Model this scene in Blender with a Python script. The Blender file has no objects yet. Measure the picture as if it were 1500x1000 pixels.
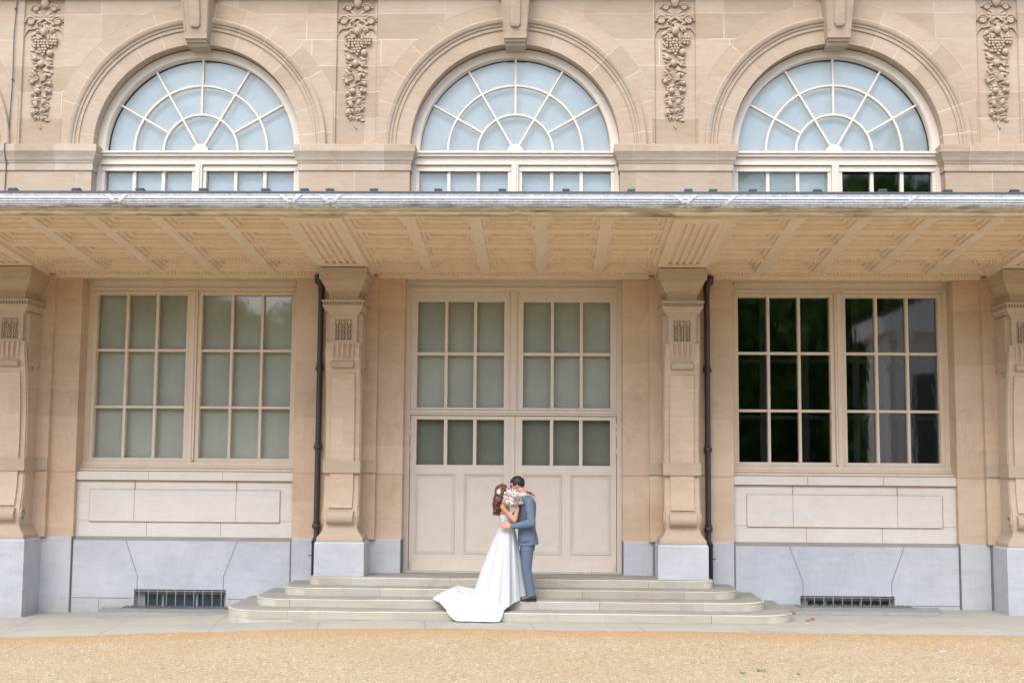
import bpy, bmesh, math, random
from mathutils import Vector, Matrix, noise
random.seed(7)
PI = math.pi
SC = bpy.context.scene
COL = SC.collection

# ------------------------------------------------------------------ camera, world, sun, exposure
cam_d = bpy.data.cameras.new('camera'); cam = bpy.data.objects.new('camera', cam_d); COL.objects.link(cam)
cam_d.sensor_width = 36; cam_d.lens = 44.745; cam_d.clip_end = 2000
cR = Vector((0.99962907, 0.02626076, 0.00721708)); cU = Vector((-0.00467269, -0.09569121, 0.9954001)); cF = Vector((-0.02683057, 0.9950646, 0.09553301))
m = Matrix((( cR.x, cU.x, -cF.x, 0.48277), (cR.y, cU.y, -cF.y, -18.95374), (cR.z, cU.z, -cF.z, 1.85), (0, 0, 0, 1)))
cam.matrix_world = m
SC.camera = cam
W = bpy.data.worlds.new('World'); SC.world = W; W.use_nodes = True
SUN_EL, SUN_AZ = math.radians(54), math.radians(196)      # azimuth clockwise from north (+y): the sun is high behind the photographer
nt = W.node_tree; sky = nt.nodes.new('ShaderNodeTexSky'); sky.sky_type = 'NISHITA'; sky.sun_disc = False
sky.sun_elevation = SUN_EL; sky.sun_rotation = SUN_AZ; sky.air_density = 1.0; sky.dust_density = 2.0; sky.ozone_density = 1.0
bg = nt.nodes['Background']; nt.links.new(sky.outputs[0], bg.inputs[0]); bg.inputs[1].default_value = 0.15
sd = bpy.data.lights.new('sun', 'SUN'); so = bpy.data.objects.new('sun', sd); COL.objects.link(so)
sd.energy = 1.0; sd.angle = math.radians(50); sd.color = (1.0, 0.98, 0.96)
sdir = Vector((math.sin(SUN_AZ) * math.cos(SUN_EL), math.cos(SUN_AZ) * math.cos(SUN_EL), math.sin(SUN_EL)))
so.rotation_euler = sdir.to_track_quat('Z', 'Y').to_euler()
SC.view_settings.view_transform = 'Standard'; SC.view_settings.look = 'None'
SC.view_settings.exposure = 1.34; SC.view_settings.gamma = 1.0
SC.cycles.diffuse_bounces = 8; SC.cycles.max_bounces = 12; SC.render.resolution_x = 1024; SC.render.resolution_y = 682

# ------------------------------------------------------------------ mesh helper
class MB:
    def __init__(s): s.v = []; s.f = []; s.m = []
    def add(s, vs, fs, mi=0):
        n = len(s.v); s.v += [tuple(v) for v in vs]; s.f += [tuple(i + n for i in f) for f in fs]; s.m += [mi] * len(fs); return s
    def box(s, x0, x1, y0, y1, z0, z1, mi=0):
        vs = [(x, y, z) for z in (z0, z1) for y in (y0, y1) for x in (x0, x1)]
        return s.add(vs, [(0, 2, 3, 1), (4, 5, 7, 6), (0, 1, 5, 4), (1, 3, 7, 5), (3, 2, 6, 7), (2, 0, 4, 6)], mi)
    def obox(s, M, sx, sy, sz, mi=0):
        vs = [M @ Vector((x * sx / 2, y * sy / 2, z * sz / 2)) for z in (-1, 1) for y in (-1, 1) for x in (-1, 1)]
        return s.add(vs, [(0, 2, 3, 1), (4, 5, 7, 6), (0, 1, 5, 4), (1, 3, 7, 5), (3, 2, 6, 7), (2, 0, 4, 6)], mi)
    def loft(s, rings, closed=True, cap=True, mi=0):
        n = len(rings[0]); b = len(s.v); s.v += [tuple(p) for r in rings for p in r]
        for i in range(len(rings) - 1):
            for j in range(n if closed else n - 1):
                k = (j + 1) % n; s.f.append((b + i * n + j, b + i * n + k, b + (i + 1) * n + k, b + (i + 1) * n + j)); s.m.append(mi)
        if cap:
            s.f.append(tuple(b + j for j in reversed(range(n)))); s.m.append(mi)
            s.f.append(tuple(b + (len(rings) - 1) * n + j for j in range(n))); s.m.append(mi)
        return s
    def rects(s, prof, cx, hw, yf, yb, mi=0):
        # prof: (offset, z) bottom to top; rectangle grows by offset at the front and both sides
        return s.loft([[(cx - hw - o, yb, z), (cx - hw - o, yf - o, z), (cx + hw + o, yf - o, z), (cx + hw + o, yb, z)] for o, z in prof], mi=mi)
    def tube(s, pts, r, n=8, mi=0, cap=True):
        pts = [Vector(p) for p in pts]; rs = r if isinstance(r, (list, tuple)) else [r] * len(pts)
        rings = []; up = None
        for i, p in enumerate(pts):
            d = (pts[min(i + 1, len(pts) - 1)] - pts[max(i - 1, 0)])
            d = d.normalized() if d.length > 1e-9 else Vector((0, 0, 1))
            if up is None: up = d.orthogonal().normalized()
            up = (up - d * up.dot(d)); up = up.normalized() if up.length > 1e-6 else d.orthogonal().normalized()
            w = d.cross(up)
            rings.append([p + (up * math.cos(2 * PI * k / n) + w * math.sin(2 * PI * k / n)) * rs[i] for k in range(n)])
        return s.loft(rings, cap=cap, mi=mi)
    def prismx(s, prof, x0, x1, mi=0):         # closed (y,z) outline extruded along x
        return s.loft([[(x0, y, z) for y, z in prof], [(x1, y, z) for y, z in prof]], mi=mi)
    def prismy(s, prof, y0, y1, mi=0):
        return s.loft([[(x, y0, z) for x, z in prof], [(x, y1, z) for x, z in prof]], mi=mi)
    def ball(s, c, r, M=None, nu=10, nv=6, mi=0):
        c = Vector(c); r = (r, r, r) if isinstance(r, (int, float)) else r
        rings = []
        for i in range(1, nv):
            a = PI * i / nv
            rings.append([Vector((r[0] * math.sin(a) * math.cos(2 * PI * k / nu), r[1] * math.sin(a) * math.sin(2 * PI * k / nu), -r[2] * math.cos(a))) for k in range(nu)])
        b = len(s.v); pts = [Vector((0, 0, -r[2]))] + [p for q in rings for p in q] + [Vector((0, 0, r[2]))]
        if M is not None: pts = [M @ p for p in pts]
        s.v += [tuple(c + p) for p in pts]; last = b + len(pts) - 1
        for k in range(nu):
            k2 = (k + 1) % nu
            s.f.append((b, b + 1 + k2, b + 1 + k)); s.m.append(mi)
            for i in range(nv - 2):
                q = b + 1 + i * nu; s.f.append((q + k, q + k2, q + nu + k2, q + nu + k)); s.m.append(mi)
            q = b + 1 + (nv - 2) * nu; s.f.append((q + k, q + k2, last)); s.m.append(mi)
        return s
    def build(s, name, mats, parent=None, smooth=None, loc=None, **kw):
        me = bpy.data.meshes.new(name); me.from_pydata(s.v, [], s.f)
        for mt in (mats if isinstance(mats, (list, tuple)) else [mats]): me.materials.append(mt)
        me.polygons.foreach_set('material_index', s.m)
        bm = bmesh.new(); bm.from_mesh(me); bmesh.ops.recalc_face_normals(bm, faces=bm.faces); bm.to_mesh(me); bm.free()
        if smooth:
            me.polygons.foreach_set('use_smooth', [True] * len(me.polygons))
            me.set_sharp_from_angle(angle=math.radians(smooth))
        me.update()
        o = bpy.data.objects.new(name, me); COL.objects.link(o); o.parent = parent
        if loc: o.location = loc
        for k, v in kw.items(): o[k] = v
        return o
def empty(name, loc=(0, 0, 0), parent=None, **kw):
    o = bpy.data.objects.new(name, None); COL.objects.link(o); o.location = loc; o.parent = parent; o.empty_display_size = .2
    for k, v in kw.items(): o[k] = v
    return o
def kids(o): return [c for c in bpy.data.objects if c.parent == o]
def copy_tree(o, parent=None, loc=None):
    c = o.copy(); COL.objects.link(c); c.parent = parent
    if loc is not None: c.location = loc
    for ch in kids(o): copy_tree(ch, c)
    return c
def lerp(a, b, t): return a + (b - a) * t
def sstep(a, b, x):
    t = max(0, min(1, (x - a) / (b - a))); return t * t * (3 - 2 * t)

# ------------------------------------------------------------------ materials
def lin(r, g, b):
    f = lambda c: (c / 255 / 12.92) if c / 255 <= .04045 else ((c / 255 + .055) / 1.055) ** 2.4
    return (f(r), f(g), f(b), 1)
class NT:
    def __init__(s, name):
        s.mat = bpy.data.materials.new(name); s.mat.use_nodes = True; s.t = s.mat.node_tree; s.t.nodes.clear()
        s.out = s.n('ShaderNodeOutputMaterial'); s.b = s.n('ShaderNodeBsdfPrincipled'); s.l(s.b.outputs[0], s.out.inputs[0])
        s.b.inputs['Specular IOR Level'].default_value = .3
    def n(s, t, **kw):
        x = s.t.nodes.new(t)
        for k, v in kw.items(): setattr(x, k, v)
        return x
    def l(s, a, b): s.t.links.new(a, b)
    def val(s, sock, v):
        if isinstance(v, bpy.types.NodeSocket): s.l(v, sock)
        else: sock.default_value = v
    def math(s, op, a, b=0.0, c=None):
        x = s.n('ShaderNodeMath', operation=op); s.val(x.inputs[0], a); s.val(x.inputs[1], b)
        if c is not None: s.val(x.inputs[2], c)
        return x.outputs[0]
    def noise(s, vec, scale, detail=4, rough=.6, dist=0):
        x = s.n('ShaderNodeTexNoise'); s.l(vec, x.inputs['Vector']); x.inputs['Scale'].default_value = scale
        x.inputs['Detail'].default_value = detail; x.inputs['Roughness'].default_value = rough; x.inputs['Distortion'].default_value = dist
        return x.outputs[0]
    def ramp(s, f, stops, interp='LINEAR'):
        x = s.n('ShaderNodeValToRGB'); s.l(f, x.inputs[0]); cr = x.color_ramp; cr.interpolation = interp
        while len(cr.elements) < len(stops): cr.elements.new(.5)
        for e, (p, c) in zip(cr.elements, stops): e.position = p; e.color = c if len(c) == 4 else (*c, 1)
        return x.outputs[0]
    def mix(s, f, a, b, mode='MIX'):
        x = s.n('ShaderNodeMix', data_type='RGBA', blend_type=mode); s.val(x.inputs[0], f); s.val(x.inputs[6], a); s.val(x.inputs[7], b); return x.outputs[2]
    def mapr(s, f, a, b, c, d):
        x = s.n('ShaderNodeMapRange'); s.l(f, x.inputs[0])
        for i, v in enumerate((a, b, c, d)): x.inputs[i + 1].default_value = v
        return x.outputs[0]
    def pos(s, kind='Position', scale=(1, 1, 1)):
        if kind == 'Position': g = s.n('ShaderNodeNewGeometry').outputs['Position']
        else: g = s.n('ShaderNodeTexCoord').outputs['Object']
        mp = s.n('ShaderNodeMapping'); s.l(g, mp.inputs[0]); mp.inputs['Scale'].default_value = scale; return mp.outputs[0]
    def bump(s, h, strength=.3, dist=.01):
        x = s.n('ShaderNodeBump'); s.l(h, x.inputs['Height']); x.inputs['Strength'].default_value = strength; x.inputs['Distance'].default_value = dist
        s.l(x.outputs[0], s.b.inputs['Normal']); return x
    def fin(s, col, rough=.8):
        s.val(s.b.inputs['Base Color'], col); s.val(s.b.inputs['Roughness'], rough); return s.mat

def scale_c(c, k): return (c[0] * k, c[1] * k, c[2] * k, 1)
def stone(name, base, warm, z0=0., h=0., w=0., polar=None, zmin=-99., jw=.006, jcol=None, var=.14, streak=.5, stain=.3, stain_col=None, rough=.85):
    N = NT(name); P = N.pos(); cool = base
    big = N.noise(P, .8, 5, .6, .4); mid = N.noise(N.pos(scale=(1, 1, 3.2)), 3.5, 6, .65, .8); fine = N.noise(P, 55, 4, .7)
    st = N.noise(N.pos(scale=(.7, .7, 6)), 1.9, 6, .6, 1.6)
    c = N.mix(N.mapr(big, .32, .68, 0, 1), base, warm)
    c = N.mix(N.mapr(mid, .38, .72, 0, .45), c, scale_c(base, 1.16))
    c = N.mix(N.mapr(st, .52, .8, 0, streak * .8), c, scale_c(warm, .82))
    sep = N.n('ShaderNodeSeparateXYZ'); N.l(N.pos('Object') if polar else N.pos(), sep.inputs[0]); x, y, z = sep.outputs
    joint = None; cell = None
    if polar:
        ang = N.math('ARCTAN2', x, z); u = N.math('ADD', N.math('DIVIDE', ang, polar), .5); row = N.math('FLOOR', u)
        rad = N.math('SQRT', N.math('ADD', N.math('MULTIPLY', x, x), N.math('MULTIPLY', z, z)))
        fr = N.math('ABSOLUTE', N.math('SUBTRACT', N.math('FRACT', u), .5)); d = N.math('MULTIPLY', N.math('MULTIPLY', N.math('SUBTRACT', .5, fr), polar), rad)
        joint = N.math('LESS_THAN', d, jw); cell = row
    elif h:
        r_ = N.math('DIVIDE', N.math('SUBTRACT', z, z0), h); row = N.math('FLOOR', r_)
        fr = N.math('ABSOLUTE', N.math('SUBTRACT', N.math('FRACT', r_), .5)); dz = N.math('MULTIPLY', N.math('SUBTRACT', .5, fr), h)
        joint = N.math('LESS_THAN', dz, jw)
        if w:
            wn = N.n('ShaderNodeTexWhiteNoise', noise_dimensions='1D'); N.l(row, wn.inputs['W'])
            u = N.math('ADD', N.math('DIVIDE', x, w), N.math('MULTIPLY', wn.outputs[0], 3.7)); col = N.math('FLOOR', u)
            fu = N.math('ABSOLUTE', N.math('SUBTRACT', N.math('FRACT', u), .5)); dx = N.math('MULTIPLY', N.math('SUBTRACT', .5, fu), w)
            joint = N.math('MAXIMUM', joint, N.math('LESS_THAN', dx, jw)); cell = N.math('ADD', N.math('MULTIPLY', row, 17.3), N.math('MULTIPLY', col, 5.1))
        else:
            bay = N.math('FLOOR', N.math('DIVIDE', x, 1.2)); cell = N.math('ADD', N.math('MULTIPLY', row, 17.3), N.math('MULTIPLY', bay, 5.1))
        joint = N.math('MULTIPLY', joint, N.math('GREATER_THAN', z, zmin))
    if cell is not None:
        w2 = N.n('ShaderNodeTexWhiteNoise', noise_dimensions='1D'); N.l(cell, w2.inputs['W'])
        c = N.mix(1.0, c, N.ramp(w2.outputs[0], [(0, (1 - var, 1 - var * 1.1, 1 - var * 1.3)), (.5, (1, 1, 1)), (1, (1 + var * .5, 1 + var * .5, 1 + var * .6))]), 'MULTIPLY')
    if stain_col is not None:
        sm = N.noise(N.pos(scale=(1.6, 1.6, .9)), 1.5, 8, .72, .6)
        c = N.mix(N.mapr(sm, .52, .75, 0, stain), c, stain_col)
    c = N.mix(N.mapr(fine, .3, .75, 0, .14), c, scale_c(base, .6))
    hgt = N.math('ADD', N.math('MULTIPLY', fine, .25), N.math('MULTIPLY', mid, .5))
    if joint is not None:
        jn = N.mapr(N.noise(P, 1.3, 2, .5), .44, .66, .10, .8)
        c = N.mix(N.math('MULTIPLY', joint, jn), c, jcol or scale_c(base, 1.5))
        hgt = N.math('SUBTRACT', hgt, N.math('MULTIPLY', joint, .4))
    N.bump(hgt, .35, .01)
    return N.fin(c, rough)

SB, SWm = lin(184, 166, 145), lin(177, 153, 129)
JC = lin(214, 202, 186)
m_wall = stone('upper_sandstone', SB, SWm, 6.61, .402, 1.05, jcol=JC)
m_low = stone('lower_sandstone', lin(205, 182, 158), lin(195, 165, 137), 1.69, .405, 0, zmin=1.65, jw=.004, jcol=lin(200, 175, 155), var=.10, streak=.2, stain=.55, stain_col=lin(166, 132, 104))
m_plainst = stone('carved_sandstone', SB, SWm, jcol=JC)
m_console = stone('console_sandstone', lin(200, 179, 157), lin(190, 163, 137), 1.69, .405, 0, zmin=1.75, jw=.004, jcol=JC, var=.05)
m_arch = stone('arch_sandstone', SB, SWm, polar=math.radians(12.9), jcol=JC, var=.08)
m_impost = stone('impost_sandstone', lin(192, 177, 158), SWm, .2, 20, .62, jcol=JC, jw=.005)
m_white = stone('white_limestone', lin(216, 208, 197), lin(208, 199, 187), streak=.15)
m_blue = stone('bluestone', lin(185, 186, 186), lin(168, 172, 177), streak=.8, stain=.5, stain_col=lin(204, 206, 208))
def blue_detail():
    N = NT.__new__(NT); N.mat = m_blue; N.t = m_blue.node_tree; N.b = [n for n in N.t.nodes if n.type == 'BSDF_PRINCIPLED'][0]
    c = N.b.inputs['Base Color'].links[0].from_socket
    v = N.noise(N.pos(scale=(42, 42, 1.6)), 1.0, 4, .6, .3); c = N.mix(N.mapr(v, .42, .72, 0, .12), c, lin(206, 208, 212))
    h = N.noise(N.pos(scale=(1.2, 1.2, 26)), 1.0, 5, .65, .8); c = N.mix(N.mapr(h, .55, .75, 0, .22), c, lin(140, 148, 160))
    w = N.noise(N.pos(scale=(1.0, 1.0, 5)), 1.1, 7, .7, .5); ln = N.mapr(N.math('ABSOLUTE', N.math('SUBTRACT', w, .5)), 0, .006, 1, 0)
    k = N.noise(N.pos(), 1.4, 2, .5); c = N.mix(N.math('MULTIPLY', ln, N.mapr(k, .5, .6, 0, .6)), c, lin(120, 124, 130))
    d = N.noise(N.pos(scale=(1, 1, 2)), 2.6, 8, .75, .3); c = N.mix(N.mapr(d, .62, .74, 0, .65), c, lin(116, 122, 130))
    big = N.noise(N.pos(), 1.1, 5, .6); c = N.mix(N.mapr(big, .4, .65, 0, .4), c, lin(204, 205, 206))
    sp = N.n('ShaderNodeSeparateXYZ'); N.l(N.pos(), sp.inputs[0]); sz_ = N.math('ADD', sp.outputs[2], N.math('MULTIPLY', N.noise(N.pos(scale=(3, 3, 1)), 1.5, 5, .7), .35)); c = N.mix(N.mapr(sz_, .12, -.12, 0, .35), c, lin(150, 144, 130))
    N.l(c, N.b.inputs['Base Color'])
blue_detail()
m_step = stone('step_stone', lin(194, 189, 175), lin(190, 180, 156), .27, .112, 1.37, jcol=lin(96, 92, 84), jw=.004, var=.14, streak=.5, stain=.6, stain_col=lin(150, 148, 142))
m_tread = stone('worn_tread_stone', lin(150, 148, 140), lin(140, 136, 124), streak=.5, stain=.6, stain_col=lin(122, 120, 114))
def simple(name, col, rough=.6, metal=0., var=.08, scale=6, bump=.1, dirt=None, dirt_amt=.4, spec=.4, coord='Position', dscale=(1, 1, 1)):
    N = NT(name); P = N.pos(coord); n1 = N.noise(P, scale, 5, .65); n2 = N.noise(P, scale * 11, 3, .6)
    c = N.mix(N.mapr(n1, .3, .7, 0, 1), scale_c(col, 1 - var), scale_c(col, 1 + var))
    if dirt is not None:
        c = N.mix(N.mapr(N.noise(N.pos(coord, dscale), scale * .7, 8, .75, .5), .48, .72, 0, dirt_amt), c, dirt)
    N.bump(n2, bump, .004); N.b.inputs['Metallic'].default_value = metal; N.b.inputs['Specular IOR Level'].default_value = spec
    return N.fin(c, rough)
m_joint = simple('dark_mortar', lin(116, 116, 114), .9, scale=20)
m_jtan = simple('tan_mortar', lin(160, 130, 108), .9, scale=20)
m_paint = simple('beige_paint', lin(216, 198, 176), .5, var=.03, dirt=lin(176, 148, 122), dirt_amt=.25, dscale=(1, 1, .4))
m_door = simple('door_paint', lin(214, 200, 184), .5, var=.025, dirt=lin(180, 158, 138), dirt_amt=.2)
m_upaint = simple('cream_white_paint', lin(222, 208, 190), .5, var=.03, dirt=lin(182, 168, 150), dirt_amt=.2)
m_soff = simple('ochre_soffit_paint', lin(224, 207, 182), .6, var=.04, dirt=lin(206, 180, 142), dirt_amt=.3)
m_fasc = simple('weathered_fascia', lin(196, 178, 146), .75, var=.1, dirt=lin(92, 78, 58), dirt_amt=.95, scale=5, dscale=(.5, 1, 5))
def gutter_mat():
    N = NT('weathered_zinc'); P = N.pos(scale=(.5, 1, 3)); n1 = N.noise(P, 5, 8, .75, .5); n2 = N.noise(N.pos(scale=(2, 1, 1)), 14, 5, .7)
    c = N.mix(N.mapr(n2, .35, .65, 0, 1), lin(200, 203, 208), lin(230, 233, 238))
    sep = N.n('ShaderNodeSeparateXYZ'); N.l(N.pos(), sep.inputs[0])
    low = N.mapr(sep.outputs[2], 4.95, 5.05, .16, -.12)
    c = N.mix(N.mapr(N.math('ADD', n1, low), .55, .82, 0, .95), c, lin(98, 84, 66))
    N.bump(n1, .2, .004); return N.fin(c, .45)
m_gut = gutter_mat()
m_lead = simple('dark_lead_roof', lin(88, 92, 100), .5, .3, scale=3)
m_iron = simple('black_iron_paint', lin(72, 67, 66), .45, .3, var=.15, dirt=lin(90, 78, 68), dirt_amt=.3)
m_galv = simple('galvanised_bars', lin(150, 152, 150), .5, .4)
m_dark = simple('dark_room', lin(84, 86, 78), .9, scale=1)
m_inner = simple('inner_frame_paint', lin(52, 48, 46), .6, scale=1)
def blind(name, col):
    N = NT(name); w = N.n('ShaderNodeTexWave', wave_type='BANDS', bands_direction='X'); N.l(N.pos(), w.inputs[0]); w.inputs['Scale'].default_value = 1.1; w.inputs['Distortion'].default_value = 2.5
    n = N.noise(N.pos(), 1.3, 3, .5)
    c = N.mix(N.mapr(n, .3, .7, 0, 1), scale_c(col, .92), scale_c(col, 1.06)); N.bump(w.outputs[0], .15, .02)
    return N.fin(c, .9)
m_blindl = blind('grey_roller_blind', lin(210, 208, 194))
m_blindd = blind('dark_roller_blind', lin(130, 132, 118))
m_blindu = blind('pale_blue_blind', lin(238, 243, 242))
def glass(name, wav=.06, tint=(.93, .96, .95, 1), boost=1.6, rough=.01):
    N = NT(name); N.t.nodes.remove(N.b)
    tr = N.n('ShaderNodeBsdfTransparent'); tr.inputs[0].default_value = tint; gl = N.n('ShaderNodeBsdfGlossy'); gl.inputs['Roughness'].default_value = rough; gl.inputs[0].default_value = (1, 1, 1, 1)
    bp = N.n('ShaderNodeBump'); bp.inputs['Strength'].default_value = wav; bp.inputs['Distance'].default_value = .012
    N.l(N.noise(N.pos(scale=(2.2, 1, 1)), 2.0, 2, .5, .4), bp.inputs['Height']); N.l(bp.outputs[0], gl.inputs['Normal'])
    fr = N.n('ShaderNodeFresnel'); fr.inputs[0].default_value = 1.52; mx = N.n('ShaderNodeMixShader')
    N.l(N.math('MINIMUM', N.math('MULTIPLY', fr.outputs[0], boost), 1.0), mx.inputs[0]); N.l(tr.outputs[0], mx.inputs[1]); N.l(gl.outputs[0], mx.inputs[2]); N.l(mx.outputs[0], N.out.inputs[0])
    return N.mat
m_glass = glass('window_glass', .035, tint=(.95, .97, .97, 1), boost=1.8, rough=.035); m_glassw = glass('old_wavy_glass', .05, boost=4.0, rough=.03)
def gravel_mat():
    N = NT('tan_gravel'); P = N.pos()
    v = N.n('ShaderNodeTexVoronoi'); N.l(P, v.inputs['Vector']); v.inputs['Scale'].default_value = 55; v.inputs['Randomness'].default_value = 1
    sep = N.n('ShaderNodeSeparateColor'); N.l(v.outputs['Color'], sep.inputs[0])
    c = N.ramp(sep.outputs[0], [(0, lin(132, 112, 84)), (.2, lin(170, 149, 116)), (.65, lin(184, 163, 130)), (.94, lin(198, 181, 150)), (1, lin(216, 206, 188))])
    n = N.noise(P, .7, 6, .6); c = N.mix(N.mapr(n, .42, .7, 0, .45), c, lin(174, 147, 108))
    n2 = N.noise(N.pos(scale=(.5, 1.6, 1)), 1.1, 5, .65); c = N.mix(N.mapr(n2, .5, .75, 0, .3), c, lin(194, 174, 140))
    sp = N.n('ShaderNodeSeparateXYZ'); N.l(P, sp.inputs[0])
    edge = N.mapr(N.math('ADD', sp.outputs[1], N.math('MULTIPLY', n2, .8)), -3.6, -2.95, 0, .6)
    c = N.mix(edge, c, lin(180, 142, 88))
    N.bump(v.outputs['Distance'], .9, .012); return N.fin(c, .95)
m_gravel = gravel_mat()
m_pebble = []
for i, cc in enumerate(((206, 176, 134), (178, 144, 102), (228, 210, 180), (146, 116, 82))): m_pebble.append(simple('pebble_%d' % i, lin(*cc), .9, scale=30, var=.15))
def paving_mat():
    N = NT('worn_paving'); P = N.pos(); sp = N.n('ShaderNodeSeparateXYZ'); N.l(P, sp.inputs[0])
    n = N.noise(N.pos(scale=(.35, 1.4, 1)), 2.2, 7, .65, .6); c = N.mix(N.mapr(n, .3, .7, 0, 1), lin(156, 154, 147), lin(172, 166, 148))
    s = N.noise(P, 1.1, 7, .7, .5); c = N.mix(N.mapr(s, .5, .72, 0, .55), c, lin(138, 140, 140))
    sk = N.math('ADD', sp.outputs[0], N.math('MULTIPLY', sp.outputs[1], .12)); u = N.math('DIVIDE', sk, 1.35)
    d = N.math('MULTIPLY', N.math('SUBTRACT', .5, N.math('ABSOLUTE', N.math('SUBTRACT', N.math('FRACT', u), .5))), 1.35)
    u2 = N.math('ABSOLUTE', N.math('SUBTRACT', sp.outputs[1], -2.30)); j = N.math('MAXIMUM', N.math('LESS_THAN', d, .006), N.math('LESS_THAN', u2, .008))
    c = N.mix(N.math('MULTIPLY', j, .65), c, lin(112, 108, 96)); N.bump(N.math('SUBTRACT', n, j), .3, .01); return N.fin(c, .85)
m_pave = paving_mat()
m_grass = simple('lawn_green', lin(92, 112, 60), .95, scale=2, var=.2)
def leafmat(name, col):
    N = NT(name); N.t.nodes.remove(N.b); d = N.n('ShaderNodeBsdfDiffuse'); t = N.n('ShaderNodeBsdfTranslucent'); m_ = N.n('ShaderNodeMixShader'); m_.inputs[0].default_value = .5
    c = N.mix(N.mapr(N.noise(N.pos(), .5, 3, .6), .3, .7, 0, 1), scale_c(col, .7), scale_c(col, 1.3)); N.l(c, d.inputs[0]); N.l(c, t.inputs[0]); N.l(d.outputs[0], m_.inputs[1]); N.l(t.outputs[0], m_.inputs[2]); N.l(m_.outputs[0], N.out.inputs[0]); return N.mat
m_leaf = leafmat('tree_leaf', lin(126, 158, 76)); m_leaf2 = leafmat('dark_tree_leaf', lin(92, 128, 60))
m_bark = simple('bark', lin(92, 78, 62), .95, scale=8, var=.2)

# ------------------------------------------------------------------ ground
def gz(x): return -.178 - .165 * sstep(1.0, 7.4, -x) + .008 * sstep(3, 8, x)
def sheet(xs, ys, zf):
    mb = MB(); nx, ny = len(xs), len(ys); vs = [(x, y, zf(x, y)) for y in ys for x in xs]
    mb.add(vs, [(j * nx + i, j * nx + i + 1, (j + 1) * nx + i + 1, (j + 1) * nx + i) for j in range(ny - 1) for i in range(nx - 1)]); return mb
xs = [-26 + i * .5 for i in range(105)]
sheet(xs, [-3.9, -3.4, -2.9, -2.2, -1.5, -.9, 0.3], lambda x, y: gz(x) + (0 if y > -3 else -.02)).build('pavement', m_pave, kind='structure', smooth=60)
def gravz(x, y):
    e = noise.noise(Vector((x * .8, y * .8, 0))) * .012
    return gz(x) + .006 + e + .05 * sstep(-3.0, -6.5, y) * 0 - .03 * sstep(-4, -12, y)
def gedge(x): return -3.06 + .12 * math.sin(x * .55 + 1) * 0 - .012 * max(0, abs(x) - 1) ** 1.3 + .03 * noise.noise(Vector((x * 2.1, 3, 0)))
gx = [-400, -150, -60] + [-26 + i * .2 for i in range(261)] + [60, 150, 400]
gy = [0, .05, .2, .5, 1, 1.6, 2.4, 3.5, 5, 7, 10, 14, 20, 30, 60, 120, 260, 600]
mb = MB(); nx = len(gx)
for j, t in enumerate(gy):
    for x in gx:
        xx = max(-26, min(26, x)); y = gedge(xx) - t; z = gravz(xx, y) if t > 0 else gz(xx) - .02
        mb.v.append((x, y, z))
for j in range(len(gy) - 1):
    for i in range(nx - 1): mb.f.append((j * nx + i, j * nx + i + 1, (j + 1) * nx + i + 1, (j + 1) * nx + i)); mb.m.append(0)
mb.build('gravel_ground', m_gravel, kind='structure', smooth=60)
sheet([-400, 400], [-600, -34], lambda x, y: -.20).build('lawn', m_grass, kind='structure')
# loose pebbles close to the camera side of the court
mb = MB()
for i in range(15000):
    y = -3.1 - 3.9 * random.random() ** .85; x = .5 + (random.random() - .5) * (17 - (-3 - y) * .6)
    spill = False
    if y > gedge(x) - .01:
        if random.random() < .5: continue
        y = gedge(x) + abs(random.gauss(0, .10)); spill = True
    r = random.uniform(.003, .009) * (1.3 if random.random() < .05 else 1); z = (gz(x) - .001 if spill else gravz(x, y) + r * .3); a = random.random() * PI; c, s_ = math.cos(a) * r, math.sin(a) * r; q = random.uniform(.5, 1)
    mb.add([(x + c, y + s_, z), (x - s_ * q, y + c * q, z), (x - c, y - s_, z), (x + s_ * q, y - c * q, z), (x, y, z + r * .7)], [(0, 1, 4), (1, 2, 4), (2, 3, 4), (3, 0, 4)], random.choice((0, 0, 1, 2, 3)))
mb.build('loose_gravel', m_pebble, kind='stuff', label='loose tan and white gravel stones scattered over the court', category='gravel')

# ------------------------------------------------------------------ the building
BLD = empty('palace_building', (0, 0, 0), label='beige sandstone palace wing with arched windows, coffered canopy and stone consoles', category='building')
BAYS = (-9.6, -4.8, 0, 4.8, 9.6); PIERS = (-7.2, -2.4, 2.4, 7.2)
XE = 12.0
# upper wall: Y = -.28 face with arch openings and sunk garland panels
mb = MB(); YW = -.28; ZS = 6.58; ZT = 9.0
def semicirc(r, n=48): return [(r * math.cos(PI * (1 - i / n)), r * math.sin(PI * (1 - i / n))) for i in range(n + 1)]
for c in BAYS:
    arc = semicirc(1.9); xl, xr = c - 2.09, c + 2.09
    cols = [(xl, ZS)] + [(c + x, 6.56 + z) for x, z in arc] + [(xr, ZS)]
    vs = []; fs = []
    for x, z in cols: vs += [(x, YW, z), (x, YW, ZT)]
    for i in range(len(cols) - 1):
        if i == 0 or i == len(cols) - 2:
            continue
        fs.append((2 * i, 2 * i + 2, 2 * i + 3, 2 * i + 1))
    mb.add(vs, fs)
    mb.add([(xl, YW, ZS), (c - 1.9, YW, ZS), (c - 1.9, YW, ZT), (xl, YW, ZT)], [(0, 1, 2, 3)])
    mb.add([(c + 1.9, YW, ZS), (xr, YW, ZS), (xr, YW, ZT), (c + 1.9, YW, ZT)], [(0, 1, 2, 3)])
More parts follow.
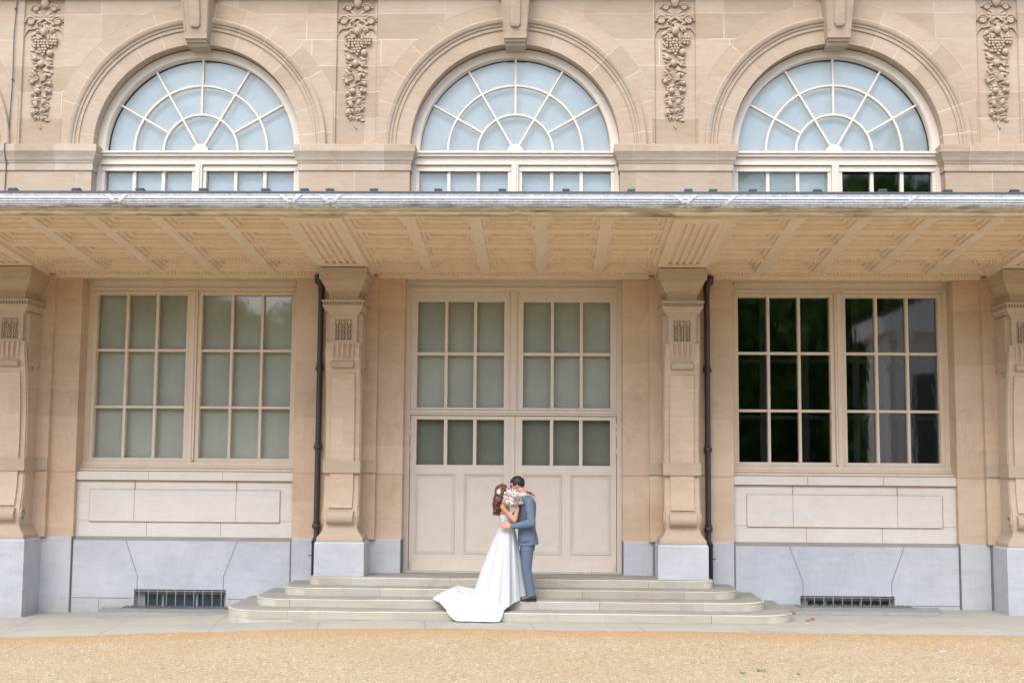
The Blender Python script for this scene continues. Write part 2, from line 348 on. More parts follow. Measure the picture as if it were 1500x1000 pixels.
for c in PIERS + (-12, 12):
    yb = YW + .035
    if abs(c) == 12:
        s_ = 1 if c > 0 else -1
        mb.add([(c, yb, ZS), (c - s_ * .31, yb, ZS), (c - s_ * .31, yb, ZT), (c, yb, ZT)], [(0, 1, 2, 3)]); continue
    mb.add([(c - .31, YW, ZS), (c - .295, yb, ZS), (c + .295, yb, ZS), (c + .31, YW, ZS), (c - .31, YW, ZT), (c - .295, yb, ZT), (c + .295, yb, ZT), (c + .31, YW, ZT)],
           [(0, 1, 5, 4), (1, 2, 6, 5), (2, 3, 7, 6)])
mb.box(-XE, XE, YW, .3, ZT, 11.5)
mb.build('upper_wall', m_wall, BLD)
# cornice over the wall
mb = MB(); prof = [(0, 8.85), (.05, 8.86), (.06, 8.92), (.10, 8.95), (.22, 9.05), (.26, 9.08), (.26, 9.2), (.30, 9.24), (.30, 9.3), (0, 9.36)]
mb.loft([[(-XE, YW - o, z), (XE, YW - o, z), (XE, YW + .1, z), (-XE, YW + .1, z)] for o, z in prof]); mb.build('cornice', m_plainst, BLD)
# room shell
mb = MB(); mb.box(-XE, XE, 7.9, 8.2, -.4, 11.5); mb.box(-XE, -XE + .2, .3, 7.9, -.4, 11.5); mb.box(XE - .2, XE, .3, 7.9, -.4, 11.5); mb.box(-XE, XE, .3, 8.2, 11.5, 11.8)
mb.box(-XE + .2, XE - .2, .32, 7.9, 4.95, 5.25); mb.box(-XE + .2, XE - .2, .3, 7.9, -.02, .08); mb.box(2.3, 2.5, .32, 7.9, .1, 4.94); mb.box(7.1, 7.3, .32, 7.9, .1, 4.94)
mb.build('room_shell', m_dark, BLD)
# arches
def polar_ring(profile, rcap=None, n=64, z0=0, a0=0, a1=PI):
    rings = []
    for i in range(n + 1):
        a = lerp(a0, a1, i / n); ca, sa = math.cos(a), math.sin(a); rr = []
        for r, y in profile:
            q = r if not rcap or abs(ca) < 1e-6 else min(r, rcap / abs(ca)); rr.append((q * ca, y, q * sa + z0))
        rings.append(rr)
    return rings
arch = MB()
pf = [(1.565, .02), (1.565, -.278), (1.572, -.285), (1.785, -.285), (1.79, -.305), (1.815, -.308), (1.82, -.296), (1.84, -.296), (1.85, -.316), (1.875, -.320), (1.885, -.335), (1.905, -.350), (1.95, -.356), (1.965, -.345), (1.968, -.284), (2.21, -.284), (2.214, -.27), (2.0, -.1)]
arch.loft(polar_ring(pf, 2.06), closed=True, cap=True)
arch.loft(polar_ring([(2.205, -.283), (2.205, -.2865), (2.214, -.2865), (2.214, -.283)], 2.065), mi=1)
aro = arch.build('archivolt', [m_arch, simple('pale_mortar', lin(192, 174, 154), .9)], BLD, loc=(0, 0, 6.575), smooth=30)
key = MB()
# keystone: tapered bracket, local to arch centre (z rel. 6.575)
def kx(z): return .165 + (z - 1.56) * .075
for (za, zb, ya, yb_) in ():
    pass
rings = []
for z, yf in ((1.50, -.40), (1.545, -.42), (1.55, -.46), (1.585, -.47), (1.59, -.50), (1.66, -.51), (1.70, -.52), (1.95, -.56), (2.2, -.64), (2.45, -.72)):
    hw = kx(z) - (.012 if z < 1.588 else 0); rings.append([(-hw, -.05, z), (-hw, yf, z), (hw, yf, z), (hw, -.05, z)])
key.loft(rings)
for sx in (-1, 1):
    key.loft([[(sx * (kx(z) - .03), yf - .0, z), (sx * (kx(z) - .03), yf - .012, z), (sx * (kx(z) - .012), yf - .012, z), (sx * (kx(z) - .012), yf, z)] for z, yf in ((1.70, -.518), (1.95, -.558), (2.2, -.638), (2.45, -.718))])
key.loft([[(-.09 * k, yf + .02, z), (-.072 * k, yf - .035 * k, z), (0, yf - .05 * k, z), (.072 * k, yf - .035 * k, z), (.09 * k, yf + .02, z)] for z, yf, k in ((1.735, -.53, .35), (1.75, -.54, .7), (1.79, -.545, .95), (1.95, -.56, 1), (2.2, -.64, 1), (2.45, -.72, 1))])
key.loft([[(-.27, -.05, z), (-.27 - o, -.345 - o, z), (.27 + o, -.345 - o, z), (.27, -.05, z)] for o, z in ((0, 2.26), (.03, 2.30), (.05, 2.4), (.05, 2.45))])
kyo = key.build('keystone', m_plainst, aro, loc=(0, 0, 0), smooth=25)
for c in BAYS:
    if c: copy_tree(aro, BLD, (c, 0, 6.575))
# upper piers with imposts
pier = MB(); pier.box(-.83, .83, -.30, .25, 4.9, 6.20)
po = pier.build('upper_pier', m_wall, BLD, loc=(-2.4, 0, 0))
imp = MB(); imp.rects([(.0, 6.195), (.018, 6.196), (.018, 6.30), (.028, 6.31), (.03, 6.33), (.045, 6.35), (.05, 6.37), (.055, 6.40), (.075, 6.44), (.085, 6.47), (.088, 6.475), (.088, 6.575), (.07, 6.582), (.0, 6.60)], 0, .83, -.30, .2)
imp.build('impost_cornice', m_impost, po, smooth=30)
for c in (-7.2, 2.4, 7.2): copy_tree(po, BLD, (c, 0, 0))
# garlands
def garland():
    g = MB(); rr = random.Random(3)
    def P(zx, zy, y=0): return ((zx - 222) * .00206, y, 8.84 - zy * .00211)
    def B(zx, zy, r, dep=.03): g.ball(P(zx, zy, -dep), (r, r * .9, r), nu=10, nv=7)
    def leaf(zx, zy, ang, L, w=.3, dep=.02):
        M = Matrix.Rotation(-ang, 3, 'Y') @ Matrix.Rotation(rr.uniform(-.3, .3), 3, 'X'); g.ball(P(zx, zy, -dep), (L, .012, L * w), M, nu=8, nv=6)
    def rose(zx, zy, r):
        for k in range(7): a = k * PI * 2 / 7; g.ball(P(zx + math.cos(a) * r * 300, zy + math.sin(a) * r * 300, -.03), (r * .5, r * .35, r * .42), Matrix.Rotation(-a, 3, 'Y'), nu=8, nv=5)
        B(zx, zy, r * .45, .05)
    g.ball(P(222, 22, -.02), (.065, .05, .085), nu=14, nv=8)
    for s in (-1, 1):
        for (x, y, R) in ((72, 62, .052), (105, 160, .062)):     # ribbon volutes
            cx, cz = P(222 + s * x, y)[0], P(0, y)[2]
            g.tube([(cx + math.cos(a) * R * s * k, -.045 + .02 * k, cz + math.sin(a) * R * .8 * k) for a, k in [(t * .35, 1.25 - t * .045) for t in range(20)]], [.02 - .0006 * t for t in range(20)], 7)
            g.ball((cx, -.02, cz), (R * .8, .022, R * .62), nu=10, nv=6)
        for y, x, a in ((118, 45, .3), (140, 60, -.2), (150, 30, -.6), (105, 25, .8)): leaf(222 + s * x, y, a if s > 0 else PI - a, .075, .3, .03)
        g.tube([P(222 + s * q[0], q[1], -.015) for q in ((95, 195), (120, 215), (140, 240), (146, 262))], [.02, .016, .012, .008], 6)
        g.tube([P(222 + s * q[0], q[1], -.02) for q in ((40, 200), (70, 205), (100, 212), (125, 205))], [.016, .016, .014, .01], 6)
    for s in (-1, 1):
        for k in range(9):
            a = .2 + k * .33; cx, cz = P(222 + s * 100, 150)[0], P(0, 150)[2]; g.ball((cx + s * math.cos(a) * .075, -.035, cz + math.sin(a) * .06), (.022, .02, .016), nu=8, nv=5)
            cx, cz = P(222 + s * 66, 55)[0], P(0, 55)[2]; g.ball((cx + s * math.cos(a) * .062, -.035, cz + math.sin(a) * .05), (.018, .018, .014), nu=8, nv=5)
    for k in range(16): leaf(222 + rr.uniform(-70, 70), rr.uniform(95, 215), rr.uniform(0, PI), rr.uniform(.04, .07), .35, .02)
    g.ball(P(222, 235, -.035), (.05, .045, .065), nu=12, nv=8); rose(180, 232, .035); rose(285, 226, .038)
    for k in range(7): leaf(222 + rr.uniform(-70, 90), 270 + rr.uniform(-20, 20), rr.uniform(0, PI), .05, .4)
    for x, y in [(x, y) for y, row in enumerate(((-62, -40, 80, 98), (-55, -32, -8, 14, 60, 80, 96), (-58, -36, -14, 8, 30, 70, 90), (-60, -34, -6, 14, 36), (-20, 0, 20), (-12, 10), (0,))) for x in row]:
        B(222 + x + rr.uniform(-3, 3), 285 + y * 20, .0235, .035 + rr.uniform(0, .015))
    for x, y, r in ((275, 392, .052), (165, 432, .04), (212, 472, .052), (265, 485, .026), (168, 508, .026), (150, 605, .036), (285, 615, .03), (196, 672, .048), (160, 690, .03), (262, 668, .034), (285, 672, .03), (130, 585, .02), (200, 820, .022)): B(x, y, r, .032)
    g.ball(P(235, 575, -.03), (.035, .04, .085), Matrix.Rotation(.5, 3, 'Y'), nu=12, nv=8)
    for k in range(6): g.tube([P(205 + k * 9, 545 + k * 3, -.065), P(225 + k * 5, 600, -.07)], .006, 5)
    for x, y, a in ((185, 768, 1.9), (243, 755, 1.2)): g.ball(P(x, y, -.035), (.06, .036, .036), Matrix.Rotation(-a, 3, 'Y'), nu=10, nv=7)
    rose(165, 832, .04); rose(238, 815, .042); rose(270, 800, .024)
    for k in range(110):
        y = 255 + k * 5.7; wd = 78 * (1 - .35 * (k / 110)) ; s = rr.choice((-1, 1)); x = 218 + s * rr.uniform(.35, 1) * wd
        leaf(x, y + rr.uniform(-12, 12), (rr.uniform(-.7, .9) if s > 0 else PI - rr.uniform(-.7, .9)), rr.uniform(.03, .06), rr.uniform(.25, .5), rr.uniform(.01, .03))
    for x, y, a in ((208, 868, 1.6), (230, 872, 1.2), (185, 872, 2.0), (215, 915, 1.5), (222, 932, 1.2), (270, 886, .1), (255, 845, .6), (178, 860, 2.3)): leaf(x, y, -a, .035, .4, .015)
    g.tube([P(125, 552, -.02), P(160, 548, -.035), P(215, 540, -.05), P(235, 530, -.05)], .007, 6)
    g.tube([P(140, 745, -.02), P(190, 728, -.04), P(240, 718, -.045), P(285, 712, -.02)], .008, 6)
    return g
go = garland().build('fruit_garland', m_plainst, BLD, smooth=50, loc=(-2.4, YW + .035, 0))
for c in (-7.2, 2.4, 7.2): copy_tree(go, BLD, (c, YW + .035, 0))

# arched windows -------------------------------------------------
def ringbar(mb, r0, r1, y0, y1, n=40, cx=0, cz=0, a0=0, a1=PI):
    mb.loft([[(cx + r * math.cos(a), y, cz + r * math.sin(a)) for r, y in ((r0, y0), (r0, y1), (r1, y1), (r1, y0))] for a in [lerp(a0, a1, i / n) for i in range(n + 1)]])
def grid_casement(mb, x0, x1, z0, z1, fr, cols, rows, yf, bar=.034, yb=.04, bot=None):
    """frame of stiles and rails with glazing bars between; returns pane bounds"""
    bt = fr if bot is None else bot
    mb.box(x0, x0 + fr, yf, yb, z0, z1); mb.box(x1 - fr, x1, yf, yb, z0, z1); mb.box(x0 + fr, x1 - fr, yf + .001, yb, z0, z0 + bt); mb.box(x0 + fr, x1 - fr, yf + .001, yb, z1 - fr, z1)
    a, b = x0 + fr, x1 - fr
    for c in cols: mb.prismy([(c - bar / 2, z0 + bt), (c + bar / 2, z0 + bt), (c + bar / 2, z1 - fr), (c - bar / 2, z1 - fr)], yf + .022, yb - .004)
    for r in rows: mb.box(a, b, yf + .026, yb - .006, r - bar / 2, r + bar / 2)
AW = MB(); zc = 6.555
ringbar(AW, 1.45, 1.568, -.10, .05, 64, cz=zc); ringbar(AW, 1.44, 1.475, -.075, .04, 64, cz=zc)
AW.box(-1.568, 1.568, -.13, .05, 6.46, 6.543); AW.box(-1.568, 1.568, -.155, -.13, 6.505, 6.535); AW.box(-1.568, 1.568, -.10, .05, 6.455, 6.46)
AW.box(-1.568, 1.568, -.085, .05, 6.335, 6.455); AW.box(-1.568, 1.568, -.11, -.085, 6.335, 6.352)
for s in (-1, 1):
    AW.box(min(s * 1.50, s * 1.568), max(s * 1.50, s * 1.568), -.09, .05, 5.0, 6.335)
AW.box(-.052, .052, -.115, .05, 5.0, 6.335); AW.box(-.02, .02, -.135, -.115, 5.0, 6.335)
for s in (-1, 1):
    x0, x1 = (.055, 1.498) if s > 0 else (-1.498, -.055)
    grid_casement(AW, x0, x1, 5.02, 6.325, .052, [lerp(x0 + .052, x1 - .052, k / 3) for k in (1, 2)], [5.6], -.075, .05)
    AW.box(x0 + .01, x1 - .01, -.088, -.075, 6.24, 6.275)
for r in (.57, 1.02): ringbar(AW, r - .015, r + .015, -.045, .03, 48, cz=zc)
for k, r0 in ((1, .57), (2, .1), (3, .57), (4, .1), (5, .57)):
    a = k * PI / 6; d = Vector((math.cos(a), 0, math.sin(a))); M = Matrix.Translation(Vector((0, -.012, zc)) + d * (r0 + 1.455) / 2) @ Matrix.Rotation(-a, 4, 'Y')
    AW.obox(M, 1.455 - r0, .07, .029)
AW.loft([[(.12 * math.cos(a), y, zc - .012 + .12 * math.sin(a)) for a in [PI * i / 16 for i in range(17)]] for y in (-.065, .03)])
awo = AW.build('arched_window', m_upaint, BLD, smooth=25)
g = MB(); arc = semicirc(1.46); g.add([(x, .012, zc + z) for x, z in arc], [tuple(range(len(arc)))]); g.add([(-1.49, .013, 5.03), (1.49, .013, 5.03), (1.49, .013, 6.33), (-1.49, .013, 6.33)], [(0, 1, 2, 3)])
g.build('pane', m_glass, awo)
def bl_up(full):
    g = MB(); g.add([(x * .99, .11, zc + z * .985) for x, z in arc], [tuple(range(len(arc)))])
    g.box(-1.49, -.02, .11, .115, 5.03, 6.34)
    if full: g.box(.02, 1.49, .11, .115, 5.03, 6.34)
    return g
aws = [(c, awo if c == 0 else copy_tree(awo, BLD, (c, 0, 0))) for c in BAYS]
for c, o in aws: bl_up(c != 4.8).build('blind', m_blindu, o)

# lower facade ---------------------------------------------------
lp = MB(); lp.box(-.8, .8, -.40, .25, .75, 4.66); lp.box(-.42, .42, -.50, -.40, .75, 4.6); lp.box(-.8, .8, -.404, -.40, 1.684, 1.690, 1)
lpo = lp.build('lower_pier', [m_low, m_jtan], BLD, loc=(-2.4, 0, 0))
pb = MB(); pb.box(-.8, .8, -.425, .25, -.5, .735); pb.loft([[(-.8, .25, z), (-.8, -.425 + o, z), (.8, -.425 + o, z), (.8, .25, z)] for o, z in ((0, .735), (.02, .75))])
pb.box(-.802, -.79, -.43, .2, -.5, .75, 1); pb.box(.79, .802, -.43, .2, -.5, .75, 1)
pb.build('plinth_block', [m_blue, m_joint], lpo)
for c in (-7.2, 2.4, 7.2): copy_tree(lpo, BLD, (c, 0, 0))
# consoles
cs = MB()
S = [(-1.02, 3.55), (-1.05, 3.46), (-1.04, 3.36), (-1.0, 3.25), (-.965, 3.1), (-.93, 2.9), (-.90, 2.65), (-.885, 2.4), (-.88, 2.15), (-.885, 1.9), (-.89, 1.70), (-.90, 1.5), (-.925, 1.35), (-.96, 1.22), (-.985, 1.10), (-.97, .98), (-.95, .93), (-.95, .76), (-.48, .76), (-.48, 3.55)]
def hwz(z): return .195 if z < 3.2 else .185
cs.prismx(S, -.235, .235)
S2 = [(y - .035 if y < -.6 else y, z) for y, z in S if 1.15 < z < 3.22]
S2 = [(-.9, 3.2)] + S2 + [(-.9, 1.16)]
cs.prismx([(y, z) for y, z in S2], -.165, .165)                                         # raised front panel
for k in range(5):                                                                    # flutes under the husk panel
    x = -.15 + k * .075; cs.tube([(x, -1.05 + .0, 3.54), (x * .97, -1.065, 3.44), (x * .95, -1.05, 3.35), (x * .93, -1.02, 3.30)], [.015, .019, .018, .010], 10)
cso = cs.build('console', m_console, BLD, loc=(-2.4, 0, 0), smooth=35)
sc = MB(); sc.tube([(-.15, -1.0, 3.235), (.15, -1.0, 3.235)], .055, 20); sc.tube([(-.165, -1.0, 3.235), (.165, -1.0, 3.235)], .035, 16)
sc.tube([(-.185, -.972, 1.085), (.185, -.972, 1.085)], .098, 24)
for s in (-1, 1):
    for cy, cz, R, w in ((-.90, 1.07, .095, .03), (-.78, 3.22, .12, .022)):
        pts = [(s * (.235 + w * .5), cy + math.cos(t * .42) * R * (1 - t / 30), cz + math.sin(t * .42) * R * 1.25 * (1 - t / 30)) for t in range(24)]
        sc.tube(pts, [.02 - t * .0004 for t in range(24)], 7); sc.ball((s * .24, cy, cz), (.03, .03, .03))
    sc.tube([(s * .24, y + .03, z) for y, z in S[1:16]], .016, 6)
    sc.ball((s * .24, -.72, 3.62), (.02, .045, .06))
sc.build('scroll', m_plainst, cso, smooth=40)
bs = MB(); bs.loft([[(-hw, -.45, z), (-hw, -.93 - o, z), (hw, -.93 - o, z), (hw, -.45, z)] for hw, o, z in ((.325, .09, .752), (.325, .09, .80), (.30, .075, .83), (.26, .055, .88), (.235, .04, .95), (.23, .03, .985))])
bn = MB(); bn.rects([(0, 1.705), (0, 1.88)], 0, .265, -.945, -.51); bn.box(-.43, .43, -.53, -.5, 1.71, 1.875); bn.build('band', m_plainst, cso)
bs.build('base_moulding', m_plainst, cso, smooth=35)
cp = MB(); cp.rects([(.0, 3.545), (.002, 3.93), (.025, 3.95), (.035, 3.975), (.055, 3.98), (.06, 3.995), (.10, 4.055), (.10, 4.075), (.068, 4.08), (.068, 4.115), (.112, 4.118), (.115, 4.14), (.075, 4.142), (.075, 4.155), (.018, 4.158), (.018, 4.245), (.038, 4.25), (.04, 4.275), (.055, 4.28), (.075, 4.33), (.118, 4.405), (.122, 4.435), (.148, 4.44), (.15, 4.60), (.12, 4.605)], 0, .19, -1.02, -.42)
for k in range(15): cp.box(-.27 + k * .0386 - .011, -.27 + k * .0386 + .011, -1.125, -1.085, 4.082, 4.116)
for s in (-1, 1):
    for k in range(12): y = -1.05 + k * .045; cp.box(min(s * .255, s * .292), max(s * .255, s * .292), y - .012, y + .012, 4.082, 4.116)
    cp.box(min(s * .19, s * .26), max(s * .19, s * .26), -.95, -.42, 3.2, 3.96)
cp.build('capital', m_plainst, cso)
hk = MB()
for x in (-.085, 0, .085):
    hk.ball((x, -1.03, 3.84), (.024, .02, .026), nu=12)
    ringbar(hk, .03, .036, -1.035, -1.015, 16, x, 3.84, 0, 2 * PI)
    for k in range(3):
        z = 3.775 - k * .07; ringbar(hk, .024, .034, -1.04, -1.01, 12, x, z, -.2, PI + .2); hk.ball((x, -1.03, z - .012), (.010, .015, .03)); hk.box(x - .034, x - .026, -1.035, -1.01, z - .04, z); hk.box(x + .026, x + .034, -1.035, -1.01, z - .04, z)
hk.build('husk_ornament', m_plainst, cso, smooth=40)
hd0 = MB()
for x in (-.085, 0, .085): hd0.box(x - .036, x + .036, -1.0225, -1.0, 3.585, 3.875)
hd0.build('husk_undercut_shade', simple('undercut_shade_brown', lin(112, 88, 68), .9), cso)  # dark strips behind the husks: undercut shade put into the colour
pl = MB(); pl.rects([(0, -.5), (0, .72), (-.012, .748)], 0, .35, -1.03, -.3); pl.box(-.37, -.352, -.47, -.3, -.5, .74, 1)
pl.build('plinth_block', [m_blue, m_joint], cso)
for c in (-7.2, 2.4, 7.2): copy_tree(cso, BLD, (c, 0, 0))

# window bays: white panel + bluestone plinth + window
wp = MB(); wp.box(-1.598, 1.598, -.30, .1, .752, 1.70); wp.box(-1.598, 1.598, -.345, -.30, 1.575, 1.688); wp.box(-1.598, 1.598, -.325, -.30, 1.555, 1.575, 1)
wp.box(-1.40, 1.40, -.315, -.30, .975, 1.43)
wp.box(-1.4, 1.4, -.319, -.30, .966, .974, 1); wp.box(1.401, 1.408, -.316, -.30, .97, 1.43, 1); wp.box(-1.406, -1.401, -.308, -.30, .97, 1.43, 1); wp.box(-1.4, 1.4, -.3165, -.30, 1.431, 1.436, 1)
for x in (-.74, .76): wp.box(x - .003, x + .003, -.317, -.299, .977, 1.555, 1)
for x in (-.55, .54): wp.box(x - .003, x + .003, -.303, -.299, .752, .966, 1); wp.box(x + .02 - .003, x + .02 + .003, -.348, -.34, 1.578, 1.688, 1)
wp.box(-1.598, -1.41, -.303, -.299, .985, .99, 1); wp.box(1.41, 1.598, -.303, -.299, .985, .99, 1)
for c in (-4.8, 4.8):
    (wp.build('white_stone_panel', [m_white, m_jtan], BLD, loc=(c, 0, 0)) if c < 0 else copy_tree([o for o in kids(BLD) if o.name.startswith('white_stone')][0], BLD, (c, 0, 0)))
bp = MB(); yF = -.40; zo = .005; hx = .67
bp.box(-1.597, -hx, yF, .1, -.5, .70); bp.box(hx, 1.597, yF, .1, -.5, .70); bp.box(-hx, hx, yF, .1, zo, .70); bp.box(-hx, hx, yF, .1, -.7, -.30)
bp.loft([[(-1.597, .1, z), (-1.597, y, z), (1.597, y, z), (1.597, .1, z)] for y, z in ((yF, .70), (yF, .706), (-.305, .75))], mi=2)
def jline(mb, x0, z0, x1, z1, y, w=.005, mi=1):
    d = Vector((x1 - x0, 0, z1 - z0)); n = Vector((-d.z, 0, d.x)).normalized() * w
    a, b = Vector((x0, 0, z0)), Vector((x1, 0, z1)); mb.loft([[(p.x, yy, p.z) for yy in (y + .02, y - .0015)] for p in (a - n, a + n)][:0] or [[(p + n * k).to_tuple()[0:1] + (yy,) + ((p + n * k).z,) for k, yy in ((-1, y + .02), (-1, y - .0015), (1, y - .0015), (1, y + .02))] for p in (a, b)], mi=mi)
for s in (-1, 1):
    jline(bp, s * .82, .71, s * .63, .20, yF); jline(bp, s * .63, .20, s * .63, zo, yF)
    jline(bp, s * 1.592, -.5, s * 1.592, .70, yF, .007); jline(bp, s * .70, -.125, s * 1.59, -.125, yF, .005); jline(bp, s * 1.18, -.5, s * 1.18, -.125, yF, .004)
bpo = bp.build('basement_plinth', [m_blue, m_joint, m_tread], BLD, loc=(-4.8, 0, 0))
gr = MB()
for k in range(10): x = -.60 + k * 1.2 / 9; gr.box(x - .006, x + .006, -.385, -.377, -.32, zo)
gr.box(-hx, hx, -.388, -.372, zo - .03, zo - .018)
gr.build('iron_grille', m_galv, bpo)
bw = MB(); bw.box(-hx, hx, -.27, -.23, -.075, zo); bw.box(-hx, -hx + .13, -.29, -.23, -.3, zo); bw.box(hx - .05, hx, -.29, -.23, -.3, zo); bw.box(-.30, -.27, -.265, -.23, -.3, -.075); bw.box(.20, .23, -.265, -.23, -.3, -.075)
bw.build('basement_window', simple('grey_frame', lin(150, 148, 142)), bpo)
bg_ = MB(); bg_.box(-hx, hx, -.225, -.22, -.4, zo); bg_.build('pane', simple('dark_basement_glass', lin(70, 80, 86), .15), bpo)
copy_tree(bpo, BLD, (4.8, 0, 0))
# plain outer bays
for c in (-9.6, 9.6):
    mb = MB(); mb.box(-1.6, 1.6, -.30, .2, -.5, 4.66); mb.build('outer_bay_wall', m_low, BLD, loc=(c, 0, 0))
# lower windows
LW = MB()
LW.box(-1.60, -1.53, -.10, .06, 1.80, 4.66); LW.box(1.53, 1.60, -.10, .06, 1.80, 4.66); LW.box(-1.53, 1.53, -.10, .06, 4.40, 4.66)
LW.box(-1.53, 1.53, -.135, -.10, 4.50, 4.54); LW.box(-1.6, 1.6, -.16, -.135, 4.535, 4.60); LW.box(-1.53, 1.53, -.115, -.10, 4.43, 4.45)
LW.box(-.055, .055, -.125, .05, 1.86, 4.40); LW.box(-.02, .02, -.145, -.125, 1.84, 4.40); LW.box(-.035, .035, -.155, -.10, 1.80, 1.87)
for s in (-1, 1):
    x0, x1 = (.058, 1.528) if s > 0 else (-1.528, -.058); pw = (1.475 - .115) / 3
    cols = [s * (.115 + pw), s * (.115 + 2 * pw)]
    grid_casement(LW, x0, x1, 1.845, 4.395, .055, cols, [3.505, 2.655], -.09, .038)
LW.box(-1.598, 1.598, -.15, .05, 1.785, 1.843); LW.box(-1.598, 1.598, -.19, .05, 1.755, 1.782)
lwo = LW.build('casement_window', m_paint, BLD, loc=(-4.8, 0, 0))
sl = MB(); sl.prismx([(-.23, 1.702), (-.25, 1.71), (-.25, 1.738), (-.17, 1.753), (.05, 1.753), (.05, 1.702)], -1.597, 1.597); sl.build('sill', m_paint, lwo)
gp = MB(); gp.add([(-1.5, .0, 1.87), (-.06, .0, 1.87), (-.06, .0, 4.38), (-1.5, .0, 4.38)], [(0, 1, 2, 3)]); gp.add([(.06, .0, 1.87), (1.5, .0, 1.87), (1.5, .0, 4.38), (.06, .0, 4.38)], [(0, 1, 2, 3)])
gp.build('pane', m_glass, lwo)
lwr = copy_tree(lwo, BLD, (4.8, 0, 0)); [c for c in kids(lwr) if c.name.startswith('pane')][0].data = (lambda d: (d.materials.clear(), d.materials.append(m_glassw), d)[2])(gp.build('tmp', m_glassw).data)
bpy.data.objects.remove(bpy.data.objects['tmp'])
b_ = MB(); b_.box(-1.52, 1.52, .075, .08, 1.84, 4.42); b_.build('blind', m_blindl, lwo)
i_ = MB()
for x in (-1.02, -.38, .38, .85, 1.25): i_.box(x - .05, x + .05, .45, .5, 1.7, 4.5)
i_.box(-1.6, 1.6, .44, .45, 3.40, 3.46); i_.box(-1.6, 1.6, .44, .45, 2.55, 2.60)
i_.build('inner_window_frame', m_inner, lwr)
# rear curtain glimpsed inside the right window
# door bay ------------------------------------------------------
D = MB(); T = .50
D.box(-1.60, -1.53, -.12, .06, .27, 4.66); D.box(1.53, 1.60, -.12, .06, .27, 4.66); D.box(-1.53, 1.53, -.11, .06, 4.40, 4.66); D.box(-1.6, 1.6, -.16, -.11, 4.52, 4.60); D.box(-1.53, 1.53, -.135, -.11, 4.44, 4.47)
D.box(-1.53, 1.53, -.10, .06, 2.56, 2.635); D.box(-1.55, 1.55, -.13, -.10, 2.595, 2.63)
D.box(-.05, .05, -.115, .05, 2.635, 4.40); D.box(-.02, .02, -.13, -.115, 2.64, 4.40)
for s in (-1, 1):
    x0, x1 = (.052, 1.528) if s > 0 else (-1.528, -.052); cols = [s * (.142 + k * 1.298 / 3) for k in (1, 2)]
    grid_casement(D, x0, x1, 2.64, 4.398, .09, cols, [3.475], -.085, .045, bot=.035)
# frame top rail deeper so the glass starts at 4.26
D.box(-1.44, -.14, -.084, .038, 4.255, 4.31); D.box(.14, 1.44, -.084, .038, 4.255, 4.31)
do = D.build('door_frame', m_door, BLD)
for s in (-1, 1):
    L = MB(); x0, x1 = (.012, 1.522) if s > 0 else (-1.522, -.012); a, b = (.135, 1.435) if s > 0 else (-1.435, -.135)
    L.box(x0, a, -.09, .03, .27, 2.55); L.box(b, x1, -.09, .03, .27, 2.55); L.box(a, b, -.089, .03, 2.497, 2.549); L.box(a, b, -.089, .03, 1.70, 1.828)
    for k in (1, 2): x = a + (b - a) * k / 3; L.box(x - .024, x + .024, -.086, .02, 1.828, 2.497)
    mid = (a + b) / 2; L.box(mid - .065, mid + .065, -.089, .03, .53, 1.70); L.box(a, b, -.089, .03, .40, .53); L.box(a, b, -.088, .03, .272, .40)
    L.box(x0 + .03, x1 - .03, -.115, -.089, .27, .395); L.box(x0 + .03, x1 - .03, -.106, -.089, .395, .41)
    for p0, p1 in ((a, mid - .065), (mid + .065, b)):
        L.box(p0, p1, -.078, .0, .53, 1.70)
        for q, y in ((.004, -.099), (.034, -.086)):
            w = .014; L.box(p0 + q, p0 + q + w, y, -.045, .53 + q, 1.70 - q); L.box(p1 - q - w, p1 - q, y, -.045, .53 + q, 1.70 - q); L.box(p0 + q + w, p1 - q - w, y, -.045, .53 + q, .53 + q + w); L.box(p0 + q + w, p1 - q - w, y, -.045, 1.70 - q - w, 1.70 - q)
    for z in (2.30, 2.42, 2.05): L.tube([(s * 1.525, -.10, z - .04), (s * 1.525, -.10, z + .04)], .014, 8)
    if s < 0: L.box(-.03, .02, -.115, -.09, .41, 2.55)
    lo = L.build('door_leaf', m_door, do)
    g = MB(); g.add([(a - .01, -.02, 1.81), (b + .01, -.02, 1.81), (b + .01, -.02, 2.51), (a - .01, -.02, 2.51)], [(0, 1, 2, 3)]); g.build('leaf_pane', m_glass, do)
g = MB(); g.add([(-1.5, .0, 2.6), (1.5, .0, 2.6), (1.5, .0, 4.38), (-1.5, .0, 4.38)], [(0, 1, 2, 3)]); g.build('pane', m_glass, do)
b_ = MB(); b_.box(-1.52, 1.52, .075, .08, 2.59, 4.42); b_.build('blind', m_blindl, do)
b_ = MB(); b_.box(-1.52, 1.52, .075, .08, 1.7, 2.56); b_.build('blind', m_blindd, do)
mb = MB(); mb.box(-1.598, 1.598, -.28, .2, .2, .288); mb.build('door_sill', m_step, do)

# canopy --------------------------------------------------------
def sz(y): return 4.60 + (-y - .4) * .09
CA = MB(); YF = -3.52
def cpt(x, y, up): return (x, y, sz(y) + up)
